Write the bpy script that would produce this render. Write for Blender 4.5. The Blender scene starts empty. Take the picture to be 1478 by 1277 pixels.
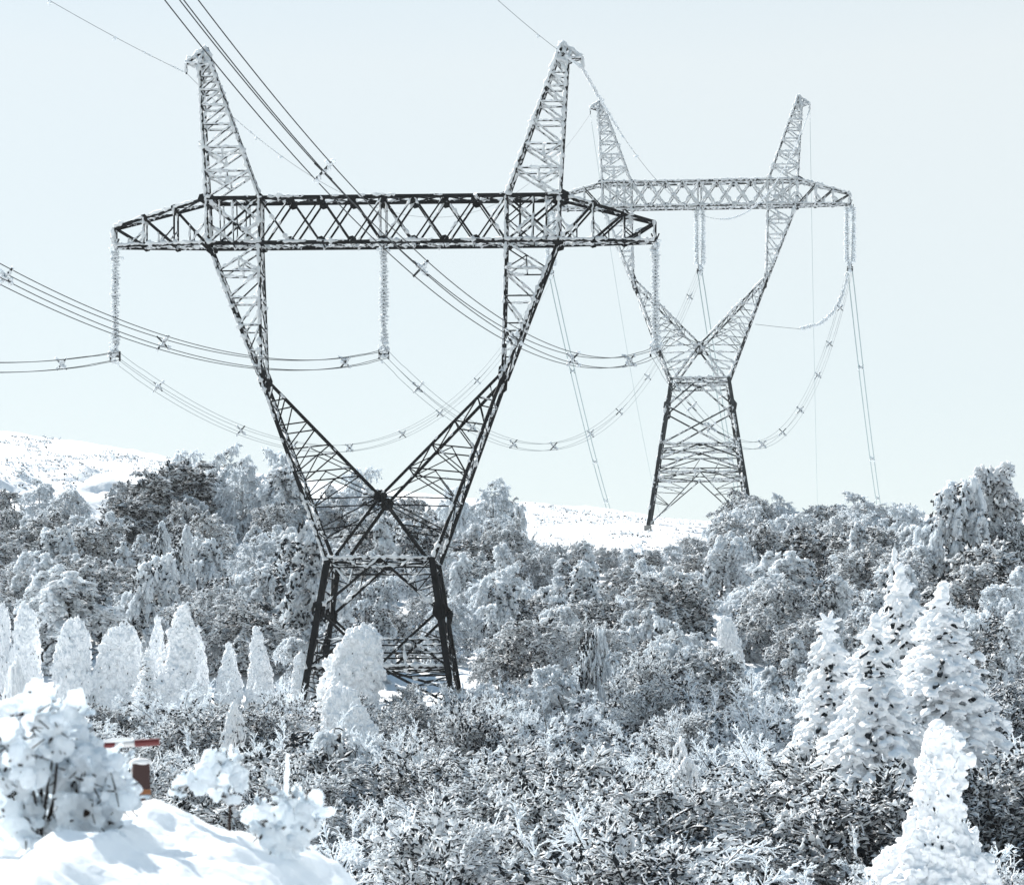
import bpy, math, random
import numpy as np
from math import radians, sin, cos, pi

# ------------------------------------------------------------------ camera, sky, sun, exposure
F, HZ, CX = 3200.0, 1100.0, 739.0            # focal length in photo pixels, eye level row, centre column
C = bpy.context.scene
col = C.collection
cam_d = bpy.data.cameras.new('camera'); cam = bpy.data.objects.new('camera', cam_d); col.objects.link(cam)
cam_d.sensor_width = 36; cam_d.lens = F/1478*36; cam_d.shift_y = (HZ-638.5)/1478
cam_d.clip_start = 0.5; cam_d.clip_end = 9000
cam_d.dof.use_dof = True; cam_d.dof.focus_distance = 125; cam_d.dof.aperture_fstop = 5.0
cam.location = (0, 0, 0); cam.rotation_euler = (pi/2, 0, 0)
C.camera = cam
SUN_EL, SUN_AZ = radians(40), radians(-42)   # azimuth from +Y, positive to the right
w = bpy.data.worlds.new('World'); C.world = w; w.use_nodes = True
nt = w.node_tree; bg = nt.nodes['Background']
sk = nt.nodes.new('ShaderNodeTexSky'); sk.sky_type = 'NISHITA'; sk.sun_disc = False
sk.sun_elevation = SUN_EL; sk.sun_rotation = SUN_AZ
sk.air_density = 1.0; sk.dust_density = 1.2; sk.ozone_density = 1.0; sk.altitude = 600
hs = nt.nodes.new('ShaderNodeHueSaturation'); hs.inputs['Hue'].default_value = .475; hs.inputs['Saturation'].default_value = 2.2; hs.inputs['Value'].default_value = 1.2
mxs = nt.nodes.new('ShaderNodeMix'); mxs.data_type = 'RGBA'; tcs = nt.nodes.new('ShaderNodeTexCoord'); sps = nt.nodes.new('ShaderNodeSeparateXYZ'); mrs = nt.nodes.new('ShaderNodeMapRange')
mrs.inputs['From Min'].default_value = .3; mrs.inputs['From Max'].default_value = .8; mrs.inputs['To Min'].default_value = .85; mrs.inputs['To Max'].default_value = .0
nt.links.new(tcs.outputs['Generated'], sps.inputs[0]); nt.links.new(sps.outputs['Z'], mrs.inputs['Value']); nt.links.new(mrs.outputs[0], mxs.inputs['Factor'])
mxs.inputs[7].default_value = (8.25, 8.38, 8.15, 1)   # thin high veil of ice haze over the whole sky
nt.links.new(sk.outputs[0], hs.inputs['Color']); nt.links.new(hs.outputs[0], mxs.inputs[6]); nt.links.new(mxs.outputs[2], bg.inputs[0])
bg.inputs[1].default_value = 0.053
sl = bpy.data.lights.new('sun', 'SUN'); so = bpy.data.objects.new('sun', sl); col.objects.link(so)
sl.energy = 5.0; sl.angle = radians(0.5); sl.color = (1, .96, .9)
sd = np.array([sin(SUN_AZ)*cos(SUN_EL), cos(SUN_AZ)*cos(SUN_EL), sin(SUN_EL)])
import mathutils
so.rotation_euler = mathutils.Vector(sd).to_track_quat('Z', 'Y').to_euler()
C.view_settings.view_transform = 'Standard'; C.view_settings.look = 'None'
C.cycles.max_bounces = 14; C.cycles.diffuse_bounces = 9; C.cycles.transmission_bounces = 9
C.view_settings.exposure = 1.12; C.view_settings.gamma = 1

rng = np.random.default_rng(7); random.seed(7)

# ------------------------------------------------------------------ materials
def mat(name, base, rough=.8, spec=.3):
    m = bpy.data.materials.new(name); m.use_nodes = True
    b = m.node_tree.nodes['Principled BSDF']
    b.inputs['Base Color'].default_value = (*base, 1); b.inputs['Roughness'].default_value = rough
    b.inputs['Specular IOR Level'].default_value = spec
    return m, m.node_tree, b
def N(t, kind, **kw):
    n = t.nodes.new(kind)
    for k, v in kw.items(): setattr(n, k, v)
    return n
def snow_mat(name, base=(.93, .945, .96), trans=.22, bump=.3, scale=6., dist=.05, lump=None):
    m, t, b = mat(name, base, .75, .25)
    out = t.nodes['Material Output']
    g = N(t, 'ShaderNodeNewGeometry')
    nz = N(t, 'ShaderNodeTexNoise'); nz.inputs['Scale'].default_value = scale; nz.inputs['Detail'].default_value = 6
    t.links.new(g.outputs['Position'], nz.inputs['Vector'])
    bp = N(t, 'ShaderNodeBump'); bp.inputs['Strength'].default_value = bump; bp.inputs['Distance'].default_value = dist
    t.links.new(nz.outputs['Fac'], bp.inputs['Height']); t.links.new(bp.outputs[0], b.inputs['Normal'])
    tr = N(t, 'ShaderNodeBsdfTranslucent'); tr.inputs['Color'].default_value = (.89, .94, .975, 1)
    mx = N(t, 'ShaderNodeMixShader'); mx.inputs[0].default_value = trans
    t.links.new(b.outputs[0], mx.inputs[1]); t.links.new(tr.outputs[0], mx.inputs[2])
    t.links.new(mx.outputs[0], out.inputs['Surface'])
    return m
def laden_mat(name, dark, lo=-.55, hi=-.05, amp=1.1, scale=2.2, trans=.3):
    """dark leaves or bark carrying snow on every side that can hold it"""
    m, t, b = mat(name, dark, .8, .2)
    out = t.nodes['Material Output']
    g = N(t, 'ShaderNodeNewGeometry'); sp = N(t, 'ShaderNodeSeparateXYZ')
    t.links.new(g.outputs['Normal'], sp.inputs[0])
    nz = N(t, 'ShaderNodeTexNoise'); nz.inputs['Scale'].default_value = scale; nz.inputs['Detail'].default_value = 5
    nz.inputs['Roughness'].default_value = .7
    t.links.new(g.outputs['Position'], nz.inputs['Vector'])
    ma = N(t, 'ShaderNodeMath', operation='MULTIPLY_ADD'); ma.inputs[1].default_value = amp; ma.inputs[2].default_value = -amp/2
    t.links.new(nz.outputs['Fac'], ma.inputs[0])
    ad = N(t, 'ShaderNodeMath', operation='ADD'); t.links.new(ma.outputs[0], ad.inputs[0]); t.links.new(sp.outputs['Z'], ad.inputs[1])
    mr = N(t, 'ShaderNodeMapRange'); mr.inputs['From Min'].default_value = lo; mr.inputs['From Max'].default_value = hi
    t.links.new(ad.outputs[0], mr.inputs['Value'])
    sn = N(t, 'ShaderNodeBsdfDiffuse'); sn.inputs['Color'].default_value = (.93, .945, .96, 1)
    tr = N(t, 'ShaderNodeBsdfTranslucent'); tr.inputs['Color'].default_value = (.89, .94, .975, 1)
    ms = N(t, 'ShaderNodeMixShader'); ms.inputs[0].default_value = trans
    t.links.new(sn.outputs[0], ms.inputs[1]); t.links.new(tr.outputs[0], ms.inputs[2])
    mx = N(t, 'ShaderNodeMixShader'); t.links.new(mr.outputs[0], mx.inputs[0])
    t.links.new(b.outputs[0], mx.inputs[1]); t.links.new(ms.outputs[0], mx.inputs[2])
    t.links.new(mx.outputs[0], out.inputs['Surface'])
    return m
def steel_mat(name, base):
    m, t, b = mat(name, base, .75, .12)
    g = N(t, 'ShaderNodeNewGeometry'); nz = N(t, 'ShaderNodeTexNoise'); nz.inputs['Scale'].default_value = 1.3; nz.inputs['Detail'].default_value = 4
    t.links.new(g.outputs['Position'], nz.inputs['Vector'])
    r = N(t, 'ShaderNodeValToRGB'); r.color_ramp.elements[0].color = (*[c*.6 for c in base], 1); r.color_ramp.elements[1].color = (*[c*1.7 for c in base], 1)
    r.color_ramp.elements[0].position = .35; r.color_ramp.elements[1].position = .7
    t.links.new(nz.outputs['Fac'], r.inputs[0]); t.links.new(r.outputs[0], b.inputs['Base Color'])
    return m
SNOW = snow_mat('snow_ground', base=(.80, .82, .84), bump=.35, scale=3, dist=.15, trans=.0)
SNOWS = snow_mat('snow_load', bump=.25, scale=14, dist=.02, trans=.68, base=(.96, .965, .97))
SNOWF = snow_mat('snow_soft', base=(.82, .83, .84), bump=.6, scale=22, dist=.02, trans=.35)
CRUST = snow_mat('snow_crust', base=(.92, .94, .96), bump=.7, scale=7, dist=.1, trans=.14)
RIME = snow_mat('rime', base=(.82, .85, .87), bump=.5, scale=9, dist=.05, trans=.4)
RIMED = snow_mat('rime_dense', base=(.76, .79, .81), bump=.5, scale=9, dist=.05, trans=.35)
BARK = laden_mat('snowy_bark', (.016, .013, .011), lo=-.2, hi=.25, amp=1.3, scale=3, trans=.2)
LEAF = laden_mat('snowy_leaves', (.008, .011, .014), lo=-.62, hi=-.42, amp=1.6, scale=1.6, trans=.5)
LEAFD = laden_mat('snowy_dark_leaves', (.006, .009, .012), lo=.25, hi=.42, amp=1.2, scale=2.0)
FROST = laden_mat('frosted_twigs', (.025, .022, .018), lo=-1.15, hi=-.95, amp=1.6, scale=1.3, trans=.55)
NEEDLE_SHADE = laden_mat('needles_and_core_shade', (.007, .011, .015), lo=.5, hi=.9, amp=1.1, scale=4)  # conifer needles; also the dark lumps that paint shade inside crowns
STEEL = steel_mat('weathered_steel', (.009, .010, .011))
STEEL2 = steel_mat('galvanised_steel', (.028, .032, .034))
WIRE, _, _ = mat('wire', (.02, .023, .025), .5, .4)
WIREM, _, _ = mat('dull_frosted_wire', (.17, .20, .21), .7, .3)
WIREF, _, _ = mat('frosted_wire', (.24, .31, .32), .8, .2)
RED, _, _ = mat('red_paint', (.10, .006, .007), .45, .5)
WHITE, _, _ = mat('white_paint', (.5, .5, .5), .45, .5)
DKRED, _, _ = mat('dark_red_paint', (.028, .008, .007), .5, .4)
WOOD, _, _ = mat('bare_wood', (.2, .085, .04), .8, .2)
CONC, _, _ = mat('concrete', (.25, .25, .24), .9, .2)

# ------------------------------------------------------------------ helpers
def vnoise(P):
    P = np.asarray(P, float); I = np.floor(P).astype(np.int64); f = P-I; f = f*f*(3-2*f)
    def h(i, j, k):
        n = (i*374761393+j*668265263+k*2147483647) & 0xffffffff
        n = ((n ^ (n >> 13))*1274126177) & 0xffffffff
        return ((n ^ (n >> 16)) & 0xffff)/65535.
    r = 0
    for a in (0, 1):
        for b in (0, 1):
            for c in (0, 1):
                wgt = (f[..., 0] if a else 1-f[..., 0])*(f[..., 1] if b else 1-f[..., 1])*(f[..., 2] if c else 1-f[..., 2])
                r = r+wgt*h(I[..., 0]+a, I[..., 1]+b, I[..., 2]+c)
    return r*2-1
def fbm(P, s=1., o=4, g=.5):
    P = np.asarray(P, float)*s; r = 0; a = 1; 
    for i in range(o): r = r+a*vnoise(P+i*17.3); P = P*2.03; a *= g
    return r

class MB:
    def __init__(s): s.v = []; s.f = []; s.n = 0
    def add(s, V, Fc, m=0, smooth=True):
        V = np.asarray(V, float).reshape(-1, 3); Fc = np.asarray(Fc, np.int64)
        if not len(V) or not len(Fc): return
        s.v.append(V); s.f.append((Fc+s.n, m, smooth)); s.n += len(V)
    def mesh(s, name, mats):
        me = bpy.data.meshes.new(name)
        V = np.concatenate(s.v) if s.v else np.zeros((0, 3))
        me.vertices.add(len(V)); me.vertices.foreach_set('co', V.ravel().astype(np.float32))
        nl = sum(f.size for f, _, _ in s.f); nf = sum(len(f) for f, _, _ in s.f)
        me.loops.add(nl); me.polygons.add(nf)
        me.loops.foreach_set('vertex_index', np.concatenate([f.ravel() for f, _, _ in s.f]).astype(np.int32))
        tot = np.concatenate([np.full(len(f), f.shape[1]) for f, _, _ in s.f])
        st = np.concatenate([[0], np.cumsum(tot)[:-1]])
        me.polygons.foreach_set('loop_start', st.astype(np.int32))
        try: me.polygons.foreach_set('loop_total', tot.astype(np.int32))
        except Exception: pass
        me.polygons.foreach_set('material_index', np.concatenate([np.full(len(f), m) for f, m, _ in s.f]).astype(np.int32))
        me.polygons.foreach_set('use_smooth', np.concatenate([np.full(len(f), sm) for f, _, sm in s.f]))
        for m in mats: me.materials.append(m)
        me.update(calc_edges=True); me.validate()
        return me
    def obj(s, name, mats, parent=None, loc=None):
        o = bpy.data.objects.new(name, s.mesh(name, mats if isinstance(mats, list) else [mats])); col.objects.link(o)
        if parent: o.parent = parent
        if loc is not None: o.location = loc
        return o
def tag(o, label, cat, group=None, kind=None):
    if label: o['label'] = label
    if cat: o['category'] = cat
    if group: o['group'] = group
    if kind: o['kind'] = kind
    return o
def empty(name, loc, rz=0):
    o = bpy.data.objects.new(name, None); col.objects.link(o); o.location = loc; o.rotation_euler = (0, 0, rz); o.empty_display_size = .3
    return o
def copy_thing(src, loc, rz=0, sc=(1, 1, 1), tilt=(0, 0)):
    r = src.copy(); col.objects.link(r); r.location = loc; r.rotation_euler = (tilt[0], tilt[1], rz); r.scale = sc
    for ch in src.children:
        c = ch.copy(); col.objects.link(c); c.parent = r
        for g in ch.children:
            d = g.copy(); col.objects.link(d); d.parent = c
    return r

def frame(D):
    D = D/np.maximum(np.linalg.norm(D, axis=-1, keepdims=True), 1e-9)
    up = np.where(np.abs(D[..., 2:3]) > .95, np.array([1., 0, 0]), np.array([0, 0, 1.]))
    A = np.cross(D, up); A /= np.linalg.norm(A, axis=-1, keepdims=True); B = np.cross(A, D)
    return D, A, B
def bars(mb, P, Q, r0, r1=None, sides=4, m=0, smooth=False, caps=True, rot=.785):
    """many separate prisms from P to Q"""
    P = np.asarray(P, float).reshape(-1, 3); Q = np.asarray(Q, float).reshape(-1, 3); n = len(P)
    if n == 0: return
    r0 = np.broadcast_to(np.asarray(r0, float), (n,)); r1 = r0 if r1 is None else np.broadcast_to(np.asarray(r1, float), (n,))
    _, A, B = frame(Q-P)
    th = np.arange(sides)*2*pi/sides+rot
    ring = A[:, None]*np.cos(th)[None, :, None]+B[:, None]*np.sin(th)[None, :, None]
    V = np.concatenate([P[:, None]+ring*r0[:, None, None], Q[:, None]+ring*r1[:, None, None]], 1)
    i = np.arange(sides); j = (i+1) % sides
    q = np.stack([i, i+sides, j+sides, j], 1)
    Fq = (q[None]+(np.arange(n)*2*sides)[:, None, None]).reshape(-1, 4)
    base = mb.n
    mb.add(V, Fq, m, smooth)
    if caps and sides >= 3 and sides <= 8:
        c = np.stack([i, i+sides], 0); c[0] = c[0][::1]; c[1] = c[1][::-1]
        Fc = (c[None]+(np.arange(n)*2*sides)[:, None, None]).reshape(-1, sides)+base
        mb.f.append((Fc, m, False))
def polytube(mb, P, R, sides=6, m=0, smooth=True):
    P = np.asarray(P, float); n = len(P); R = np.broadcast_to(np.asarray(R, float), (n,))
    T = np.gradient(P, axis=0); _, A, B = frame(T)
    th = np.arange(sides)*2*pi/sides
    V = P[:, None]+(A[:, None]*np.cos(th)[None, :, None]+B[:, None]*np.sin(th)[None, :, None])*R[:, None, None]
    i = np.arange(sides); j = (i+1) % sides
    q = np.stack([i, i+sides, j+sides, j], 1)
    mb.add(V, (q[None]+(np.arange(n-1)*sides)[:, None, None]).reshape(-1, 4), m, smooth)
def ico(sub):
    import bmesh
    b = bmesh.new(); bmesh.ops.create_icosphere(b, subdivisions=sub, radius=1)
    V = np.array([v.co[:] for v in b.verts]); Fc = np.array([[v.index for v in f.verts] for f in b.faces]); b.free()
    return V, Fc
ICO = {1: ico(1), 2: ico(2), 3: ico(3)}
OV = np.array([[1, 0, 0], [-1, 0, 0], [0, 1, 0], [0, -1, 0], [0, 0, 1], [0, 0, -1.]])
OF = np.array([[0, 2, 4], [2, 1, 4], [1, 3, 4], [3, 0, 4], [2, 0, 5], [1, 2, 5], [3, 1, 5], [0, 3, 5]])
ICO[0] = (OV, OF)
def blobs(mb, Cn, S, D=None, sub=0, m=0, jit=.25, smooth=True, R=None):
    """many lumps: centres, (n,3) semi-axes, long axis direction D"""
    R = R or rng
    Cn = np.asarray(Cn, float).reshape(-1, 3); n = len(Cn)
    if n == 0: return
    S = np.asarray(S, float); S = np.broadcast_to(S if S.ndim == 2 else S.reshape(-1, 1) if S.ndim == 1 and len(S) == n else S, (n, 3))
    if D is None: D = R.normal(size=(n, 3))
    X, Y, Z = frame(np.asarray(D, float).reshape(-1, 3))
    V, Fc = ICO[sub]
    U = V[None]*S[:, None]
    if jit: U = U*(1+R.uniform(-jit, jit, (n, len(V), 1)))
    W = Cn[:, None]+U[..., 0:1]*X[:, None]+U[..., 1:2]*Y[:, None]+U[..., 2:3]*Z[:, None]
    mb.add(W, (Fc[None]+(np.arange(n)*len(V))[:, None, None]).reshape(-1, 3), m, smooth)
def remesh(src, voxel, amp, fr, keep_m=0):
    """fuse lumps into one continuous crust and roughen it"""
    me = src.mesh('tmp', []); o = bpy.data.objects.new('tmp', me); col.objects.link(o)
    md = o.modifiers.new('r', 'REMESH'); md.mode = 'VOXEL'; md.voxel_size = voxel
    dg = bpy.context.evaluated_depsgraph_get(); dg.update(); ev = o.evaluated_get(dg); m2 = ev.to_mesh()
    V = np.zeros(len(m2.vertices)*3, np.float32); m2.vertices.foreach_get('co', V); V = V.reshape(-1, 3).astype(float)
    Nn = np.zeros(len(m2.vertices)*3, np.float32); m2.vertices.foreach_get('normal', Nn); Nn = Nn.reshape(-1, 3)
    Fq = np.zeros(len(m2.loops), np.int32); m2.loops.foreach_get('vertex_index', Fq)
    tot = np.zeros(len(m2.polygons), np.int32); m2.polygons.foreach_get('loop_total', tot)
    assert (tot == 4).all(); Fq = Fq.reshape(-1, 4)
    ev.to_mesh_clear(); bpy.data.objects.remove(o); bpy.data.meshes.remove(me)
    d = amp*(fbm(V, fr, 3)+.35*fbm(V+9, fr*3.1, 2))
    return V+Nn*d[:, None], Fq
def box(mb, c, s, m=0, rz=0):
    V = np.array([[x, y, z] for x in (-.5, .5) for y in (-.5, .5) for z in (-.5, .5)])*np.array(s)
    if rz: V = V@np.array([[cos(rz), sin(rz), 0], [-sin(rz), cos(rz), 0], [0, 0, 1]])
    mb.add(V+np.array(c), [[0, 1, 3, 2], [4, 6, 7, 5], [0, 4, 5, 1], [2, 3, 7, 6], [0, 2, 6, 4], [1, 5, 7, 3]], m, False)
def at(px, py, Y): return np.array([(px-CX)/F*Y, Y, (HZ-py)/F*Y])

# ------------------------------------------------------------------ terrain
YN = np.array([-40, 0, 10, 20, 33, 50, 60, 80, 100, 115, 160])
ZN = np.array([-2.5, -1.7, -1.9, -3.2, -6.2, -6.4, -5.2, -3.2, .3, 2.9, 12.0])
G208 = ([-600, 0, 250, 430, 600, 740, 850, 950, 1050, 1150, 1478, 2000], [690, 702, 716, 730, 755, 768, 768, 762, 762, 764, 772, 790])
CRE = ([-600, 0, 120, 235, 420, 560, 690, 760, 870, 960, 1020, 1150, 1300, 1478, 2000], [610, 620, 632, 656, 690, 706, 716, 722, 735, 751, 755, 752, 746, 738, 760])
def ground(X, Y):
    X = np.asarray(X, float); Y = np.asarray(Y, float)
    def g(Y):
        px = CX+F*X/np.maximum(Y, 25)
        z0 = np.interp(Y, YN, ZN)
        z208 = (HZ-np.interp(px, *G208))/F*208.5; zc = (HZ-np.interp(px, *CRE))/F*268
        k1 = np.clip((Y-160)/48.5, 0, 1); k2 = np.clip((Y-208.5)/59.5, 0, 1); k3 = np.clip((Y-268)/170, 0, 1)
        z = np.where(Y <= 160, z0, 12.0*(1-k1)+z208*k1)
        z = np.where(Y > 208.5, z208*(1-k2)+zc*k2, z)
        k3 = k3*k3*(3-2*k3)
        return np.where(Y > 268, zc*(1-k3)-25*k3, z)
    z = (g(Y-5)+2*g(Y)+g(Y+5))/4
    P = np.stack([X, Y, 0*X], -1)
    far = np.clip((Y-150)/60, 0, 1)*np.clip((700-Y)/100, 0, 1)
    z = z+fbm(P, .09, 3)*.5*np.clip((Y-25)/30, 0, 1)*np.clip((700-Y)/100, 0, 1)*(1-.45*far)+fbm(P+5, .45, 3)*.12*np.clip((Y-20)/30, 0, 1)
    pxx = CX+F*X/np.maximum(Y, 25); gl = np.clip((Y-183)/12, 0, 1)*np.clip((236-Y)/16, 0, 1)*np.clip((330-pxx)/90, 0, 1)
    z = z+gl*(np.abs(fbm(P*np.array([1, 1.3, 1])+31, .16, 3))*1.5-.5)
    gc = np.clip((Y-176)/10, 0, 1)*np.clip((300-Y)/30, 0, 1); z = z+gc*fbm(P*np.array([1, 1.6, 1])+51, .35, 3)*.16
    return z
def build_ground():
    tt = np.concatenate([np.linspace(-1.6, -.34, 24)[:-1], np.linspace(-.34, .34, 420), np.linspace(.34, 1.6, 24)[1:]])
    yy = np.concatenate([np.linspace(4, 100, 110)[:-1], np.linspace(100, 300, 380)[:-1], np.geomspace(300, 4000, 40)])
    Y, T = np.meshgrid(yy, tt, indexing='ij'); X = T*np.maximum(Y, 25)
    X = np.where(Y > 600, T*600*np.power(np.maximum(Y/600, 1), 1.0), X)
    Z = ground(X, Y)
    n, m = Y.shape; idx = np.arange(n*m).reshape(n, m)
    V = np.stack([X, Y, Z], -1).reshape(-1, 3)
    Fc = np.stack([idx[:-1, :-1], idx[:-1, 1:], idx[1:, 1:], idx[1:, :-1]], -1).reshape(-1, 4)
    mb = MB(); mb.add(V, Fc)
    # behind and around the camera
    o = mb.obj('snowy_hillside', SNOW); tag(o, None, None, kind='structure')
    mb = MB(); g = np.linspace(-1, 1, 40); GX, GY = np.meshgrid(g*40, np.linspace(-60, 4, 40), indexing='ij'); 
    V = np.stack([GX, GY, np.interp(GY, YN, ZN)-.004], -1).reshape(-1, 3); idx = np.arange(1600).reshape(40, 40)
    mb.add(V, np.stack([idx[:-1, :-1], idx[1:, :-1], idx[1:, 1:], idx[:-1, 1:]], -1).reshape(-1, 4))
    tag(mb.obj('snowy_ground', SNOW), None, None, kind='structure')
build_ground()

def build_bank():
    x = np.linspace(-9, 0.6, 330); y = np.linspace(5, 19, 300)
    Y, X = np.meshgrid(y, x, indexing='ij')
    px = CX+F*X/12.2
    rp = np.interp(px, [-1500, -300, 0, 60, 120, 170, 230, 270, 330, 370, 430, 490, 540, 620, 760], [1150, 1180, 1200, 1215, 1205, 1176, 1168, 1190, 1198, 1206, 1234, 1278, 1330, 1420, 1650])
    zr = (HZ-rp)/F*12.2
    k = np.interp(Y, [5, 7, 9, 11, 12.2, 13, 15, 19], [-.75, -.5, -.27, -.08, 0, -.06, -.7, -3.2])
    P = np.stack([X, Y, 0*X], -1)
    mound = np.abs(fbm(P+3, 1.1, 2))
    Z = zr+k+.13*(mound-.3)*np.clip((13.5-Y)/1.0, .25, 1)+.045*fbm(P, 3.2, 3)*np.clip((13.5-Y), .3, 1)+.018*fbm(P, 9, 3)+.012*np.clip(fbm(P+8, 14, 2)-.25, 0, 1)
    idx = np.arange(Y.size).reshape(Y.shape)
    mb = MB(); mb.add(np.stack([X, Y, Z], -1).reshape(-1, 3), np.stack([idx[:-1, :-1], idx[:-1, 1:], idx[1:, 1:], idx[1:, :-1]], -1).reshape(-1, 4))
    tag(mb.obj('snow_bank', SNOWF), None, None, kind='structure')
    return lambda X_, Y_: float(Z[np.abs(y-Y_).argmin(), np.abs(x-X_).argmin()])
bank_z = build_bank()

# ------------------------------------------------------------------ pylons
S1 = 27.9
WIND = np.array([-.75, -.45, .5])
class Part:
    def __init__(s): s.P = []; s.Q = []; s.w = []; s.c = []; s.pl = []
    def m(s, p, q, w, c=None): s.P.append(p); s.Q.append(q); s.w.append(w); s.c.append(c)
    def plate(s, p, sx, sz, th=.04): s.pl.append((p, sx, sz, th))
def rime_member(mb, p, q, w, cov, R, thick=1.):
    L = np.linalg.norm(q-p)
    n = max(3, int(L/.13)+1); t = np.linspace(0, 1, n); P = p+(q-p)*t[:, None]
    ph = R.uniform(0, 100)
    a = fbm(np.stack([t*L*1.5+ph, 0*t+ph, 0*t], 1), 1, 3)
    amt = np.clip((a+(cov-.5)*2.0)*2.2+.3, 0, 1)
    big = .55+.6*np.abs(fbm(np.stack([t*L*4+ph, 0*t, 0*t+ph], 1), 1, 2))+(R.random(n) < .12)*R.uniform(.2, .9, n)
    r = amt*(min(w, .16)*.42+.035*thick)*big*1.15
    if amt.max() < .05: return
    off = WIND*(w*.42)*np.ones((n, 1))+R.normal(size=(n, 3))*.012
    off[:, 2] += .02
    T, A, B = frame(q-p); sides = 5; th = np.arange(sides)*2*pi/sides+R.uniform(0, 6)
    rr = r[:, None]*R.uniform(.5, 1.5, (n, sides))+.002
    V = (P+off)[:, None]+(A*np.cos(th)[:, None]+B*np.sin(th)[:, None])[None]*rr[..., None]
    i = np.arange(sides); j = (i+1) % sides; qd = np.stack([i, i+sides, j+sides, j], 1)
    keep = np.maximum(amt[:-1], amt[1:]) > .04
    base = (np.arange(n-1)*sides)[keep]
    mb.add(V, (qd[None]+base[:, None, None]).reshape(-1, 4), 1, True)
def finish(part, name, parent, mats, cov, R, thick=1.):
    mb = MB()
    P = np.array(part.P); Q = np.array(part.Q); W = np.array(part.w)
    # angle-iron: two thin flanges per member
    bars(mb, P, Q, W*.62, sides=4, m=0)
    for (p, sx, sz, th) in part.pl:
        V = []
        for yy in (-th/2, th/2):
            for k in range(6):
                a = k*pi/3+.3; V.append([p[0]+cos(a)*sx/2, p[1]+yy, p[2]+sin(a)*sz/2])
        mb.add(V, [[0, 1, 2, 3, 4, 5], [11, 10, 9, 8, 7, 6]], 0, False)
        mb.add(V, [[k, k+6, (k+1) % 6+6, (k+1) % 6] for k in range(6)], 0, False)
    for p, q, wd, c in zip(P, Q, W, part.c):
        cc = cov((p+q)/2) if c is None else c
        if cc > 0: rime_member(mb, p, q, wd, cc, R, thick)
    return mb.obj(name, mats, parent)

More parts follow.
